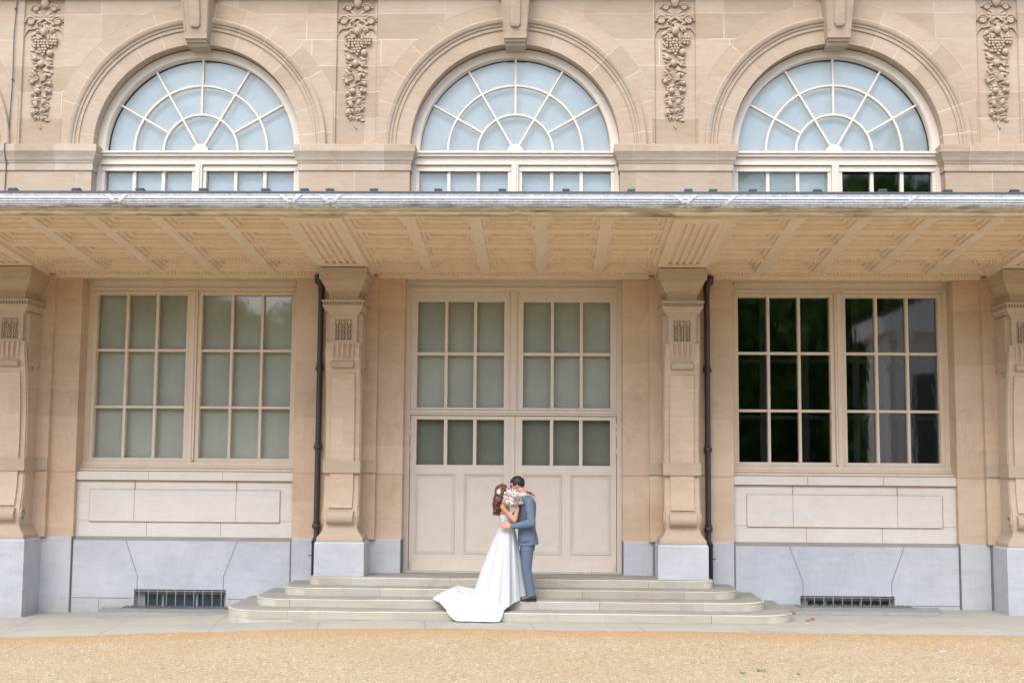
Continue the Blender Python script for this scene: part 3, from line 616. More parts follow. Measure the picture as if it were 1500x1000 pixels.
# flat soffit ribs + stepped coffers
rows = [-3.42, -2.82, -2.07, -1.30, -.60]
rows = [(-3.42, -2.90), (-2.74, -2.15), (-2.0, -1.40), (-1.25, -.62)]
def coffer(x0, x1, y0, y1):
    lv = [(0, 0), (.0, .035), (.045, .035), (.045, .075), (.095, .085), (.095, .12)]
    R = [[cpt(x0 + o, y0 + o, u), cpt(x1 - o, y0 + o, u), cpt(x1 - o, y1 - o, u), cpt(x0 + o, y1 - o, u)] for o, u in lv]
    b = len(CA.v)
    CA.v += [p for r in R for p in r]
    for i in range(len(R) - 1):
        for j in range(4): k = (j + 1) % 4; CA.f.append((b + i * 4 + j, b + i * 4 + k, b + i * 4 + 4 + k, b + i * 4 + 4 + j)); CA.m.append(0)
    e = b + (len(R) - 1) * 4; CA.f.append((e, e + 1, e + 2, e + 3)); CA.m.append(0)
def flat(x0, x1, y0, y1, up=0): CA.add([cpt(x0, y0, up), cpt(x1, y0, up), cpt(x1, y1, up), cpt(x0, y1, up)], [(0, 1, 2, 3)])
for c in BAYS:
    cx = [c - 2.05 + .82 * k for k in range(6)]; hw = .075
    for k in range(6): flat(cx[k] - hw, cx[k] + hw, YF, -.42)
    for k in range(5):
        a, b = cx[k] + hw, cx[k + 1] - hw; ye = YF
        for y0, y1 in rows:
            flat(a, b, ye, y0); coffer(a, b, y0, y1); ye = y1
        flat(a, b, ye, -.42)
        for y0, y1 in rows[2:]:                            # rows of small dentils on the rib faces
            n = 15
            for q in range(n): x = a + (b - a) * (q + .5) / n; CA.box(x - .013, x + .013, y1 + .005, y1 + .035, sz(y1) - .032, sz(y1) - .001)
CA.box(-XE, XE, -.50, -.40, 4.585, 4.64); CA.box(-XE, XE, -.46, -.30, 4.555, 4.585)
for i in range(int(2 * XE / .055)):
    x = -XE + i * .055; 
    if min(abs(x - p) for p in PIERS) > .45: CA.box(x, x + .028, -.53, -.50, 4.588, 4.622)
# roof slab and weathering
CA.add([(-XE, -3.60, 5.10), (XE, -3.60, 5.10), (XE, -.25, 5.42), (-XE, -.25, 5.42)], [(0, 1, 2, 3)], 1)
CA.add([(-XE, -3.52, 4.87), (-XE, -.3, 4.60), (-XE, -.3, 5.42), (-XE, -3.6, 5.10)], [(0, 1, 2, 3)], 1); CA.add([(XE, -3.52, 4.87), (XE, -.3, 4.60), (XE, -.3, 5.42), (XE, -3.6, 5.10)], [(0, 1, 2, 3)], 1)
cano = CA.build('canopy', [m_soff, m_lead], BLD, label='ochre coffered canopy running the whole width over the doors')
fa = MB(); fa.prismx([(-3.50, 4.872), (-3.60, 4.868), (-3.625, 4.885), (-3.625, 4.92), (-3.66, 4.93), (-3.67, 4.96), (-3.60, 4.99), (-3.60, 5.09), (-3.50, 5.09)], -XE, XE); fa.build('fascia', m_fasc, cano)
gt = MB(); prof = [(-3.60, 5.11), (-3.745, 5.118), (-3.76, 5.108)]
for k in range(6):                                   # reeded front
    a0 = .12 + k * .23
    for q in range(4):
        a = a0 + q * .23 / 3; r = .120 + .022 * math.sin(PI * q / 3) - (.010 if q in (0, 3) else 0); prof.append((-3.63 - r * math.cos(a), 5.085 - r * 1.05 * math.sin(a)))
prof.append((-3.62, 4.955)); gt.prismx(prof, -XE, XE)
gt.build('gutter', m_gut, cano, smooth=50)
ge = MB(); ge.box(-XE, XE, -3.775, -3.60, 5.112, 5.134); ge.build('gutter_lip', m_lead, cano)
def strap(x, both=True):
    s = MB()
    for d in ((1, -1) if both else (1,)):
        rr = []
        for t in range(9):
            a = t / 8 * 1.45; xx = x + d * (.11 - .22 * t / 8); cy, cz = -3.63 - .148 * math.cos(a), 5.09 - .153 * math.sin(a)
            rr.append([(xx - .028, cy, cz), (xx + .028, cy, cz), (xx + .028, cy + .02, cz + .0), (xx - .028, cy + .02, cz)])
        s.loft(rr)
    return s.build('gutter_strap', m_gut, cano, smooth=30)
for x, b in ((-4.78, 1), (-2.64, 1), (-2.15, 1), (2.155, 1), (2.64, 0), (4.8, 0)): strap(x, b)
ck = MB(); ck.prismx([(-3.74, 5.12), (-3.75, 5.165), (-3.70, 5.185), (-3.60, 5.17), (-3.60, 5.12)], -.045, .045); cl0 = None
for x in (-6.89, -6.09, -5.3, -4.51, -3.73, -2.96, -2.48, -2.17, -1.63, -.84, -.06, .715, 1.51, 2.2, 2.5, 2.98, 3.76, 4.54, 5.32, 6.12, 6.9):
    if cl0 is None: cl0 = ck.build('roof_clip', m_lead, cano, loc=(x, 0, 0))
    else: copy_tree(cl0, cano, (x, 0, 0))
bm_ = MB()                                            # ribbed beam over each console
def bpt(x, y, u): return (x, y, sz(y) - .05 + u)
X = [-.355, -.20, -.195, -.15, -.145, -.10, -.095, -.05, -.045, .0, .005, .05, .055, .10, .105, .15, .155, .20, .205, .355]
U = [0] + [0, .03, .03, 0] * 4 + [0, .03, .0]
X = [-.355]; U = [0]
for k in range(5): x = -.22 + k * .095; X += [x, x + .008, x + .048, x + .056]; U += [0, .03, .03, 0]
X.append(.355); U.append(0)
bm_.loft([[bpt(x, y, u) for x, u in zip(X, U)] + [bpt(.355, y, .12), bpt(-.355, y, .12)] for y in (-3.35, -1.28)])
bm_.loft([[bpt(-.355, y, 0), bpt(.355, y, 0), bpt(.355, y, .12), bpt(-.355, y, .12)] for y in (-3.51, -3.351)]); bm_.loft([[bpt(-.355, y, -.004), bpt(.355, y, -.004), bpt(.355, y, .12), bpt(-.355, y, .12)] for y in (-1.279, -1.14)])
bm_.loft([[bpt(-.34, y, 0), bpt(.34, y, 0), bpt(.34, y, .12), bpt(-.34, y, .12)] for y in (-1.139, -.42)])
for k in range(16): x = -.2 + k * .4 / 15; bm_.box(x - .009, x + .009, -1.32, -1.29, sz(-1.3) - .066, sz(-1.3) - .045)
for s in (-1, 1): bm_.loft([[bpt(s * .28 - .004, y, -.006), bpt(s * .28 + .004, y, -.006), bpt(s * .28 + .004, y, .02), bpt(s * .28 - .004, y, .02)] for y in (-3.5, -1.2)])
bo = bm_.build('ribbed_beam', m_soff, cano, loc=(-2.4, 0, 0))
for c in (-7.2, 2.4, 7.2): copy_tree(bo, cano, (c, 0, 0))

# downpipes
def pipe(s):
    x = s * 2.81; d = MB(); y = -.56
    d.tube([(x, y, 4.38), (x, y, .95), (x - s * .005, y, .78), (x + s * .02, y, .735)], .041, 12)
    for z in (3.21, 2.07, .94): d.tube([(x, y, z - .035), (x, y, z - .02), (x, y, z + .02), (x, y, z + .035)], [.05, .062, .062, .05], 14); d.tube([(x, y, z + .05), (x, y, z + .065)], .054, 12)
    o = d.build('downpipe', m_iron, BLD, smooth=40)
    h = MB(); h.tube([(x, y, 4.30), (x, y, 4.40), (x + s * .01, y - .02, 4.46), (x + s * .04, y - .05, 4.52), (x + s * .06, y - .06, 4.58)], [.044, .048, .052, .058, .04], 12); h.ball((x + s * .04, y - .04, 4.48), (.058, .05, .045)); h.build('hopper_elbow', m_iron, o, smooth=40)
    l = MB(); l.tube([(x + s * .025, y, .74), (x + s * .025, y, -.2)], .036, 12); l.tube([(x + s * .025, y, .70), (x + s * .025, y, .72)], .046, 12); l.tube([(x + s * .1, y - .01, .52), (x, y - .01, .53)], .008, 6); l.build('cast_iron_shoe', simple('black_pipe', lin(30, 30, 32), .35), o, smooth=40)
pipe(-1); pipe(1)
# thin green cable down the left wall
cb = MB(); cb.tube([(-7.62, -.30, 8.84), (-7.64, -.31, 8.3), (-7.63, -.31, 7.6), (-7.66, -.31, 6.62), (-7.665, -.41, 6.58), (-7.665, -.41, 6.46), (-7.66, -.33, 6.3), (-7.67, -.315, 6.0), (-7.68, -.31, 5.4)], .0075, 6)
for z in (7.6, 6.3, 8.7): cb.ball((-7.635, -.305, z), .018)
cb.build('thin_cable', simple('green_cable', lin(70, 92, 84), .5), smooth=40, label='thin dark green cable hanging down the stone wall at the far left', category='cable')

# ------------------------------------------------------------------ stairs
ST = [(.27, -1.15, 2.81), (.158, -1.50, 3.13), (.046, -1.88, 3.44), (-.066, -2.25, 3.75)]
stair = empty('stone_staircase', (0, -.4, -.2), label='four worn pale stone steps with rounded ends below the door', category='steps')
for i, (z, yf, hx_) in enumerate(ST):
    yf += .4; r = (.18, .42, .5, .55)[i]; s = MB(); pts = [(-hx_, -.03 if 0 else .0)]
    ybk = .30 if i == 0 else .0
    pts = [(-hx_, ybk)] + [(-hx_ + r - r * math.cos(a), yf + r - r * math.sin(a)) for a in [PI / 2 * k / 12 for k in range(13)]] + [(hx_ - r + r * math.sin(a), yf + r - r * math.cos(a)) for a in [PI / 2 * k / 12 for k in range(13)]] + [(hx_, ybk)]
    pts = [pts[0]] + pts[1:]
    pts = [(x, min(y, ybk)) for x, y in pts]
    cxm = lambda p, o: (p[0] * (1 - o / hx_), p[1] + o * (1 if p[1] < -.3 else 0))
    zz = z + .2; z0 = -.5
    s.loft([[(x, y, z0) for x, y in pts], [(*cxm(p, 0), zz - .022) for p in pts], [(*cxm(p, -.004), zz - .014) for p in pts], [(*cxm(p, .004), zz - .003) for p in pts], [(*cxm(p, .014), zz) for p in pts]])
    rr = random.Random(20 + i); x = -hx_ + r + rr.uniform(.1, .6)
    while x < hx_ - r:
        s.box(x - .004, x + .004, yf + .01, yf + .33, zz - .01, zz + .0015, 1); x += rr.uniform(.8, 1.7)
    tf = [i_ for i_, f_ in enumerate(s.f) if len(f_) > 8 and abs(sum(s.v[q][2] for q in f_) / len(f_) - zz) < .001]
    for i_ in tf: s.m[i_] = 2
    s.build('step', [m_step, m_joint, m_tread], stair, smooth=30)
# light well slabs
def slab(c, z):
    e = empty('light_well_slab', (c, -.9, z), label='low stone kerb slab and iron grating under the %s basement grille' % ('left' if c < 0 else 'right'), category='slab', group='light well slabs against the plinth')
    s = MB(); s.loft([[(-1.15 - o, .38, q), (-.95 - o, -.35 - o, q), (1.0 + o, -.35 - o, q), (1.2 + o, .38, q)] for o, q in ((.02, -.2), (0, .0), (-.01, .012))]); s.build('kerb', m_tread, e)
    g = MB(); 
    for k in range(24): x = -.78 + k * 1.56 / 23; g.box(x - .01, x + .01, .0, .46, .013, .032)
    g.box(-.8, .8, -.02, .0, .013, .036); g.build('grating', m_galv, e)
slab(-4.75, -.250); slab(4.85, -.140)

# ------------------------------------------------------------------ what stands behind the photographer (seen in the glass)
def tree(x, y, h, label, seed):
    rr = random.Random(seed); e = empty('broadleaf_tree', (x, y, -.2), label=label, category='tree', group='trees facing the palace')
    t = MB(); t.tube([(0, 0, 0), (.1, 0, h * .25), (0, .1, h * .5), (.1, 0, h * .8)], [h * .03, h * .022, h * .015, h * .005], 8)
    for k in range(7):
        a = rr.random() * 2 * PI; z = h * rr.uniform(.3, .6); t.tube([(0, 0, z), (math.cos(a) * h * .15, math.sin(a) * h * .15, z + h * .12), (math.cos(a) * h * .25, math.sin(a) * h * .25, z + h * .2)], [h * .01, h * .007, h * .002], 6)
    t.build('trunk', m_bark, e, smooth=60)
    c = MB(); cl = [(rr.uniform(-.28, .28) * h, rr.uniform(-.28, .28) * h, rr.uniform(.10, .90) * h, rr.uniform(.12, .2) * h) for _ in range(22)]
    for k in range(9000):
        q = cl[k % 22]; d = Vector((rr.gauss(0, 1), rr.gauss(0, 1), rr.gauss(0, 1))).normalized() * q[3] * rr.uniform(.6, 1.05); p = Vector(q[:3]) + d; s_ = h * rr.uniform(.012, .022)
        a = Vector((rr.gauss(0, 1), rr.gauss(0, 1), rr.gauss(0, 1))).normalized(); b = a.orthogonal().normalized() * s_; a2 = a.cross(b).normalized() * s_
        c.add([p - b, p - a2, p + b, p + a2], [(0, 1, 2, 3)], 0 if rr.random() < .6 else 1)
    c.build('crown', [m_leaf, m_leaf2], e)
    return e
t0 = tree(-16, -70, 13.4, 'broad green tree standing across the lawn, far left', 1); t1 = tree(-9, -76, 17, 'tall green tree standing across the lawn, left of centre', 2)
for i, (x, y, h, src) in enumerate(((-24, -72, 13.6, t1), (-32, -75, 17, t0), (-40, -76, 18, t1), (-2, -78, 18.5, t0), (5, -74, 18, t1), (12, -80, 18.5, t0), (21, -84, 25, t1), (29, -84, 26, t0), (38, -82, 22, t1), (48, -86, 20, t0))):
    o = copy_tree(src, None, (x, y, -.2)); k = h / (13.4 if src is t0 else 17); o.scale = (k, k, k); o.rotation_euler.z = i * 1.3
    o['label'] = 'green tree in the row across the lawn, number %s along' % ('three four five six seven eight nine ten eleven twelve'.split()[i])
wd = MB(); nxw, nzw = 220, 26
for j in range(nzw):
    for i in range(nxw):
        x = -100 + i * 200 / (nxw - 1); hh = 12.8 + 2.0 * noise.noise(Vector((x * .09, 0, 3))); z = hh * j / (nzw - 1); wd.v.append((x + noise.noise(Vector((x, z, 1))) * .6, -92 - 2.2 * noise.noise(Vector((x * .35, z * .35, 0))) - 1.2 * noise.noise(Vector((x * 1.1, z * 1.1, 0))) - 2 * (z / 14) ** 2, z - .2))
wd.f = [(j * nxw + i, j * nxw + i + 1, (j + 1) * nxw + i + 1, (j + 1) * nxw + i) for j in range(nzw - 1) for i in range(nxw - 1)]; wd.m = [random.choice((0, 0, 1)) for _ in wd.f]
wd.build('far_wood', [m_leaf, m_leaf2], kind='stuff', label='dense green wood closing the view across the lawn', category='wood')
pv = empty('garden_pavilion', (21.8, -42, -.2), label='pale stone pavilion with columns facing the palace, mirrored in the right window', category='building')
p_ = MB(); p_.box(-5, 5, -4, 0, 0, 8.4); p_.box(-5.4, 5.4, -4.4, .5, 8.4, 9.2); p_.prismy([(-5.3, 9.2), (5.3, 9.2), (0, 11.4)], -4, .4); p_.build('wall', m_white, pv)
for k in range(5):
    p_ = MB(); x = -4.4 + k * 2.2; p_.tube([(x, .3, 0), (x, .3, .4), (x, .3, .41), (x, .3, 8.0), (x, .3, 8.01), (x, .3, 8.4)], [.5, .5, .38, .33, .48, .48], 16); p_.build('column', m_white, pv, smooth=30)
    if k < 4: q_ = MB(); q_.box(x + .55, x + 1.65, .005, .02, 1, 6.5); q_.build('window', simple('pavilion_glass', lin(40, 46, 50), .2), pv)
#PEOPLE#
# ------------------------------------------------------------------ the couple
def under(root, mb, name, mat, parent=None, **kw):
    o = mb.build(name, mat, parent or root, **kw)
    if parent is None: o.location = -root.location
    return o
def cap_seg(mb, p0, r0, p1, r1, n=14):
    p0, p1 = Vector(p0), Vector(p1)
    mb.ball(p0, r0, nu=n, nv=9); mb.ball(p1, r1, nu=n, nv=9); mb.tube([p0, p1], [r0, r1], n)
def chain(mb, pts):
    for (a, ra), (b, rb) in zip(pts, pts[1:]): cap_seg(mb, a, ra, b, rb)
def fuse(o, vox, it=4, fac=.5):
    r = o.modifiers.new('fuse', 'REMESH'); r.mode = 'VOXEL'; r.voxel_size = vox; r.use_smooth_shade = True
    s = o.modifiers.new('soften', 'SMOOTH'); s.iterations = it; s.factor = fac
    return o
def skin_mat(name, col):
    N = NT(name); P = N.pos(); c = N.mix(N.mapr(N.noise(P, 18, 4, .6), .35, .7, 0, 1), scale_c(col, .94), scale_c(col, 1.06)); N.b.inputs['Subsurface Weight'].default_value = .12; N.b.inputs['Subsurface Radius'].default_value = (.02, .008, .004)
    return N.fin(c, .5)
m_skinb = skin_mat('tanned_skin', lin(196, 144, 114)); m_sking = skin_mat('fair_skin', lin(204, 148, 132))
def cloth(name, col, sc=9, st=.5, dist=.02, rough=.75, sheen=0.):
    N = NT(name); P = N.pos(); n = N.noise(N.pos(scale=(1, 1, 1.6)), sc, 3, .5, .7); w = N.noise(P, 260, 2, .5)
    c = N.mix(N.mapr(w, .3, .7, 0, 1), scale_c(col, .92), scale_c(col, 1.08)); N.bump(N.math('ADD', n, N.math('MULTIPLY', w, .05)), st, dist)
    N.b.inputs['Sheen Weight'].default_value = sheen
    return N.fin(c, rough)
m_suit = cloth('slate_blue_wool', lin(98, 112, 130), 9, .5, .04, sheen=.05); m_trous = cloth('slate_blue_trousers', lin(95, 109, 127), 7, .5, .045)
m_dress = cloth('white_satin', (.57, .572, .58, 1), 4, .3, .04, .5, .0); m_shirt = cloth('white_cotton', (.56, .56, .58, 1))
m_hairb = simple('wavy_brown_hair', lin(90, 61, 45), .45, scale=34, var=.45, bump=.3, dirt=lin(140, 98, 66), dirt_amt=.8, dscale=(2, 2, .4)); m_hairg = simple('black_short_hair', lin(34, 30, 32), .5, scale=40, var=.3, bump=.4)
m_shoe = simple('oxblood_leather', lin(62, 34, 34), .3, scale=20, spec=.6); m_glas = simple('dark_spectacles', lin(30, 26, 24), .3)

def head(mb, C, f, s, sc_=.93):
    C = Vector(C); f = Vector(f).normalized(); s = Vector(s).normalized(); u = s.cross(f); u = u if u.z > 0 else -u
    M = Matrix((f, s, u)).transposed()
    def E(a, b, c, r): mb.ball(C + M @ Vector((a, b, c)) * sc_, tuple(q * sc_ for q in r), M, nu=18, nv=12)
    E(-.012, 0, .022, (.098, .076, .098)); E(.03, 0, -.035, (.064, .062, .075)); E(.058, 0, -.085, (.030, .034, .026)); E(.02, 0, -.07, (.055, .052, .035))
    E(.082, 0, .03, (.016, .05, .012))                                                      # brow
    for k in range(5): t = k / 4; E(lerp(.088, .114, t), 0, lerp(.018, -.022, t), (lerp(.009, .014, t), lerp(.009, .016, t), .012))
    E(.09, 0, -.05, (.012, .022, .007)); E(.088, 0, -.062, (.012, .02, .008))                  # lips
    for q in (-1, 1):
        E(.06, q * .038, -.012, (.03, .022, .026)); E(-.002, q * .077, -.008, (.018, .009, .032)); E(-.008, q * .081, .008, (.014, .007, .014))
    return C, M, u
def hand(mb, w, d, pn, side, curl, k=.9, spread=.1, thumb=.8):
    """w wrist, d direction of the palm, pn the way the palm faces, side = +1/-1 picks where the thumb leaves"""
    w = Vector(w); d = Vector(d).normalized(); pn = Vector(pn); pn = (pn - d * pn.dot(d)).normalized(); a = d.cross(pn) * side
    for j in range(4):
        o = (j - 1.5) * .0195 * k; kn = w + d * (.088 - abs(j - 1.2) * .004) * k + a * -o
        cap_seg(mb, w + a * -o * .55 + d * .01, .0145 * k, kn, .0115 * k, 10)
        L = (.040, .046, .043, .034)[j] * k; p = kn; ang = 0; dd = (d + a * (-o * spread / .02)).normalized(); r = .0092 * k
        for q in range(3):
            ang += curl[j] * (1, .9, .6)[q]; v = dd * math.cos(ang) + pn * math.sin(ang); p2 = p + v * L * (1, .68, .52)[q]; cap_seg(mb, p, r, p2, r * .9, 10); p = p2; r *= .92
    b = w + d * .025 * k + a * .022 * k; v = (d * .72 + a * thumb + pn * .25).normalized(); p1 = b + v * .042 * k; v2 = (d * .9 + a * .35 + pn * .45).normalized(); p2 = p1 + v2 * .032 * k; p3 = p2 + v2 * .024 * k
    chain(mb, [(b, .0145 * k), (p1, .0115 * k), (p2, .010 * k), (p3, .0085 * k)])
def hair_shell(mb, C, M, sc_, rad, keep, amp=.004, n=40, wob=22):
    rings = []; C = Vector(C)
    pts = {}; 
    for i in range(n // 2 + 1):
        for j in range(n):
            th = PI * i / (n // 2); ph = 2 * PI * j / n; q = Vector((rad[0] * math.sin(th) * math.cos(ph), rad[1] * math.sin(th) * math.sin(ph), rad[2] * math.cos(th)))
            q += Vector((-.014, 0, .024)); q *= 1 + amp * 12 * noise.noise(q * wob); pts[i, j] = q
    b = len(mb.v); idx = {}
    for key_, q in pts.items(): idx[key_] = len(mb.v); mb.v.append(tuple(C + M @ q * sc_))
    for i in range(n // 2):
        for j in range(n):
            ks = [(i, j), (i, (j + 1) % n), (i + 1, (j + 1) % n), (i + 1, j)]; c = sum((pts[k] for k in ks), Vector()) / 4
            if keep(c): mb.f.append(tuple(idx[k] for k in ks)); mb.m.append(0)

# ---- groom
GY = -1.78
G = empty('person', (.25, GY, .046), label='man in slate blue suit and glasses, arm round the waist of the bride', category='person')
b = MB(); gC = (.100, GY + .01, 1.568)
C0, GM, gu = head(b, gC, (-.95, 0, -.30), (0, 1, 0))
chain(b, [((.125, GY, 1.53), .052), ((.165, GY, 1.47), .056), ((.205, GY, 1.40), .062)])
b.ball((.225, GY, 1.32), (.09, .16, .08)); b.ball((.23, GY, 1.24), (.10, .155, .13)); b.ball((.225, GY, 1.05), (.095, .135, .17)); b.ball((.235, GY, .86), (.095, .14, .13))
for s, kn, an in ((-1, (.232, GY - .085, .46), (.288, GY - .08, .12)), (1, (.165, GY + .08, .46), (.20, GY + .085, .12))):
    chain(b, [((.235, GY + s * .075, .80), .08), (kn, .052), (an, .036), ((an[0] - .02, an[1], .085), .03), ((an[0] - .11, an[1], .075), .022)])
sh, el, wr = (.262, GY - .165, 1.335), (.305, GY - .225, 1.065), (.035, GY - .235, 1.03)
chain(b, [(sh, .048), (el, .038), (wr, .026)])
hand(b, (.03, GY - .232, 1.03), (-1, .10, .10), (.0, 1, -.05), -1, (.25, .2, .22, .3), .98, .07, .6)
sh2, el2, wr2 = (.255, GY + .165, 1.335), (.21, GY + .22, 1.09), (.02, GY + .20, 1.06)
chain(b, [(sh2, .048), (el2, .038), (wr2, .026)]); hand(b, wr2, (-1, -.25, 0), (0, -1, 0), 1, (.3, .3, .3, .3))
gb = under(G, b, 'body', m_sking); fuse(gb, .0052, 3)
j = MB()
def ell(cx, cy, z, rx, ry, p=2.3, n=36, tilt=0):
    o = []
    for k in range(n):
        a = 2 * PI * k / n; c, s = math.cos(a), math.sin(a); x = rx * math.copysign(abs(c) ** (2 / p), c); o.append((cx + x, cy + ry * math.copysign(abs(s) ** (2 / p), s), z + tilt * x))
    return o
j.loft([ell(*q) for q in ((.257, GY, .772, .142, .172, 2.3, 36, .10), (.252, GY, .86, .136, .168), (.240, GY, .96, .122, .158), (.232, GY, 1.05, .116, .155), (.232, GY, 1.16, .122, .165), (.238, GY, 1.26, .124, .178), (.240, GY, 1.33, .118, .172), (.235, GY, 1.38, .100, .14), (.222, GY, 1.42, .075, .09), (.212, GY, 1.435, .06, .065))])
def sleeve(a, e, w, side):
    a, e, w = Vector(a), Vector(e), Vector(w)
    chain(j, [(a, .068), (a.lerp(e, .5), .060), (e, .054), (e.lerp(w, .5), .048), (e.lerp(w, .93), .040)])
    for t, r in ((.12, .057), (.25, .053), (.4, .05)): p = e.lerp(w, t); j.ball(p + Vector((0, -.004 * side, .006)), (.018, r, r))
    for t in (.75, .87): p = a.lerp(e, t); j.ball(p, (.062, .062, .014), Matrix.Rotation(.5, 3, 'Y'))
sleeve(sh, el, wr, 1); sleeve(sh2, el2, wr2, -1)
jk = under(G, j, 'suit_jacket', m_suit); fuse(jk, .007, 3)
f = MB(); f.tube([(.145, GY - .158, .832), (.19, GY - .172, .826), (.235, GY - .176, .826), (.275, GY - .174, .83)], .0045, 6); f.build('pocket_seam', simple('seam_shadow_blue', lin(70, 84, 104), .8), jk)
f = MB(); f.tube([(.365, GY - .10, .775), (.358, GY - .105, .86), (.345, GY - .108, .94)], .004, 6); f.build('vent_seam', bpy.data.materials['seam_shadow_blue'], jk)
t = MB(); t.loft([ell(*q) for q in ((.245, GY, .70, .098, .15), (.245, GY, .80, .105, .152), (.242, GY, .90, .10, .145))])
for s, kn, an, an2 in ((-1, (.237, GY - .085, .46), (.290, GY - .08, .145), (.300, GY - .08, .105)), (1, (.172, GY + .08, .46), (.205, GY + .085, .145), (.212, GY + .085, .105))):
    chain(t, [((.242, GY + s * .072, .76), .092), ((lerp(.242, kn[0], .5), GY + s * .078, .62), .082), (kn, .068), (Vector(kn).lerp(Vector(an), .5), .062), (an, .058)])
    t.tube([an, an2], [.058, .060], 16)
fuse(under(G, t, 'trousers', m_trous), .007, 3)
for ax, ay in ((.295, GY - .08), (.207, GY + .085)):
    s_ = MB(); chain(s_, [((ax + .045, ay, .088), .036), ((ax, ay, .085), .038), ((ax - .06, ay, .078), .034), ((ax - .115, ay - .004, .072), .027)]); s_.ball((ax - .1, ay, .07), (.05, .038, .024)); sh_ = under(G, s_, 'shoe', m_shoe); fuse(sh_, .006, 2)
    s_ = MB(); s_.loft([[(ax + .08, ay - .03, z), (ax + .08, ay + .03, z), (ax - .07, ay + .04, z), (ax - .14, ay + .018, z), (ax - .14, ay - .018, z), (ax - .07, ay - .04, z)] for z in (.047, .058)]); s_.build('sole', m_iron, sh_)
s_ = MB()
rings = []
for dz, r in ((-.012, .078), (.0, .074), (.022, .064), (.036, .062), (.034, .058), (.0, .06)):
    rings.append([(.185 - dz * .55 + math.cos(a) * r * .92, GY + math.sin(a) * r, 1.427 + dz + math.cos(a) * .012) for a in [2 * PI * k / 24 for k in range(24)]])
s_.loft(rings, cap=False); under(G, s_, 'shirt_collar', m_shirt, smooth=60)
s_ = MB(); s_.loft([[(x, GY + y, z) for x, z in ((.118, 1.36), (.108, 1.10), (.16, 1.10), (.16, 1.43), (.135, 1.44))] for y in (-.03, .03)]); under(G, s_, 'shirt_front', m_shirt)
hr = MB(); hair_shell(hr, gC, GM, .93, (.108, .086, .102), lambda c: not ((c.x > .048 and c.z < .062) or (c.x > .0 and c.z < .015) or c.z < -.055 or (c.z < -.01 and c.x > -.045)), .004); hg = under(G, hr, 'hair', m_hairg, smooth=60)
so2 = hg.modifiers.new('thick', 'SOLIDIFY'); so2.thickness = .012; so2.offset = -1
e_ = MB()
def HP(M, C, sc_, a, b, c): return Vector(C) + M @ Vector((a, b, c)) * sc_
for q in (-1, 1):
    ctr = Vector((.083, q * .034, .006)); e_.tube([HP(GM, gC, .93, ctr.x + .012 - abs(math.cos(a)) * .004, ctr.y + math.cos(a) * .026, ctr.z + math.sin(a) * .019) for a in [2 * PI * k / 16 for k in range(17)]], .0036, 6)
    e_.tube([HP(GM, gC, .93, .088, q * .060, .014), HP(GM, gC, .93, .06, q * .078, .014), HP(GM, gC, .93, .0, q * .088, .012), HP(GM, gC, .93, -.012, q * .088, 0)], .004, 6)
e_.tube([HP(GM, gC, .93, .098, -.008, .01), HP(GM, gC, .93, .1, .008, .01)], .004, 6); under(G, e_, 'glasses', m_glas, smooth=40)
def eyes(root, M, C):
    for q in (-1, 1):
        e = MB(); e.ball(HP(M, C, .93, .074, q * .033, .004), .0125, nu=12, nv=8); eo = under(root, e, 'eye', simple('eye_white', (.7, .7, .7, 1), .3)); e = MB(); e.ball(HP(M, C, .93, .084, q * .034, .004), .006, nu=10, nv=6); e.build('iris', m_glas, eo)
eyes(G, GM, gC)
bt = MB()
for k in range(6): a = k * PI / 3; bt.ball((.17 + math.cos(a) * .012, GY - .178, 1.335 + math.sin(a) * .012), (.011, .008, .011), nu=8, nv=5)
bt.ball((.17, GY - .184, 1.335), .009, nu=8, nv=5); bt.ball((.162, GY - .17, 1.30), (.006, .005, .02), nu=6, nv=5, mi=1)
m_wf = simple('white_petal', lin(222, 218, 208), .6, scale=40); m_pf = simple('pale_pink_petal', lin(226, 196, 208), .6, scale=40); m_mf = simple('orchid_pink_petal', lin(206, 146, 184), .6, scale=40); m_cf = simple('cream_petal', lin(218, 208, 176), .6, scale=40); m_gl = simple('fresh_green_leaf', lin(96, 122, 62), .6, scale=30)
under(G, bt, 'boutonniere', [m_wf, m_gl], smooth=60)

# ---- bride
BY = -1.80
B_ = empty('person', (-.03, BY, .046), label='woman in strapless white wedding dress with long train, wavy brown hair, holding a bouquet', category='person')
b = MB(); bC = (-.078, BY, 1.468)
C0, BM, bu = head(b, bC, (.90, 0, .42), (0, -1, 0), .90)
chain(b, [((-.095, BY, 1.42), .043), ((-.100, BY, 1.37), .042), ((-.085, BY, 1.315), .05)])
b.ball((-.072, BY, 1.285), (.065, .125, .05)); b.ball((-.062, BY, 1.20), (.080, .115, .09)); b.ball((-.01, BY, 1.15), (.06, .10, .06)); b.ball((-.045, BY, 1.06), (.078, .10, .11)); b.ball((-.04, BY, .90), (.095, .14, .13))
for s in (-1, 1): chain(b, [((-.04, BY + s * .07, .82), .08), ((-.03, BY + s * .065, .45), .05), ((-.04, BY + s * .06, .11), .034), ((.03, BY + s * .06, .07), .022)])
s1, e1, w1 = (-.072, BY - .145, 1.275), (.078, BY - .225, 1.105), (.118, BY - .22, 1.262)
chain(b, [(s1, .042), (Vector(s1).lerp(Vector(e1), .5), .037), (e1, .031), (Vector(e1).lerp(Vector(w1), .4), .030), (w1, .021)])
hand(b, w1, (-.35, .02, .9), (-.9, .05, -.3), -1, (.9, 1.0, 1.05, 1.0), .86, .04)
s2, e2, w2 = (-.070, BY + .14, 1.29), (.12, BY + .20, 1.40), (.235, BY + .13, 1.475)
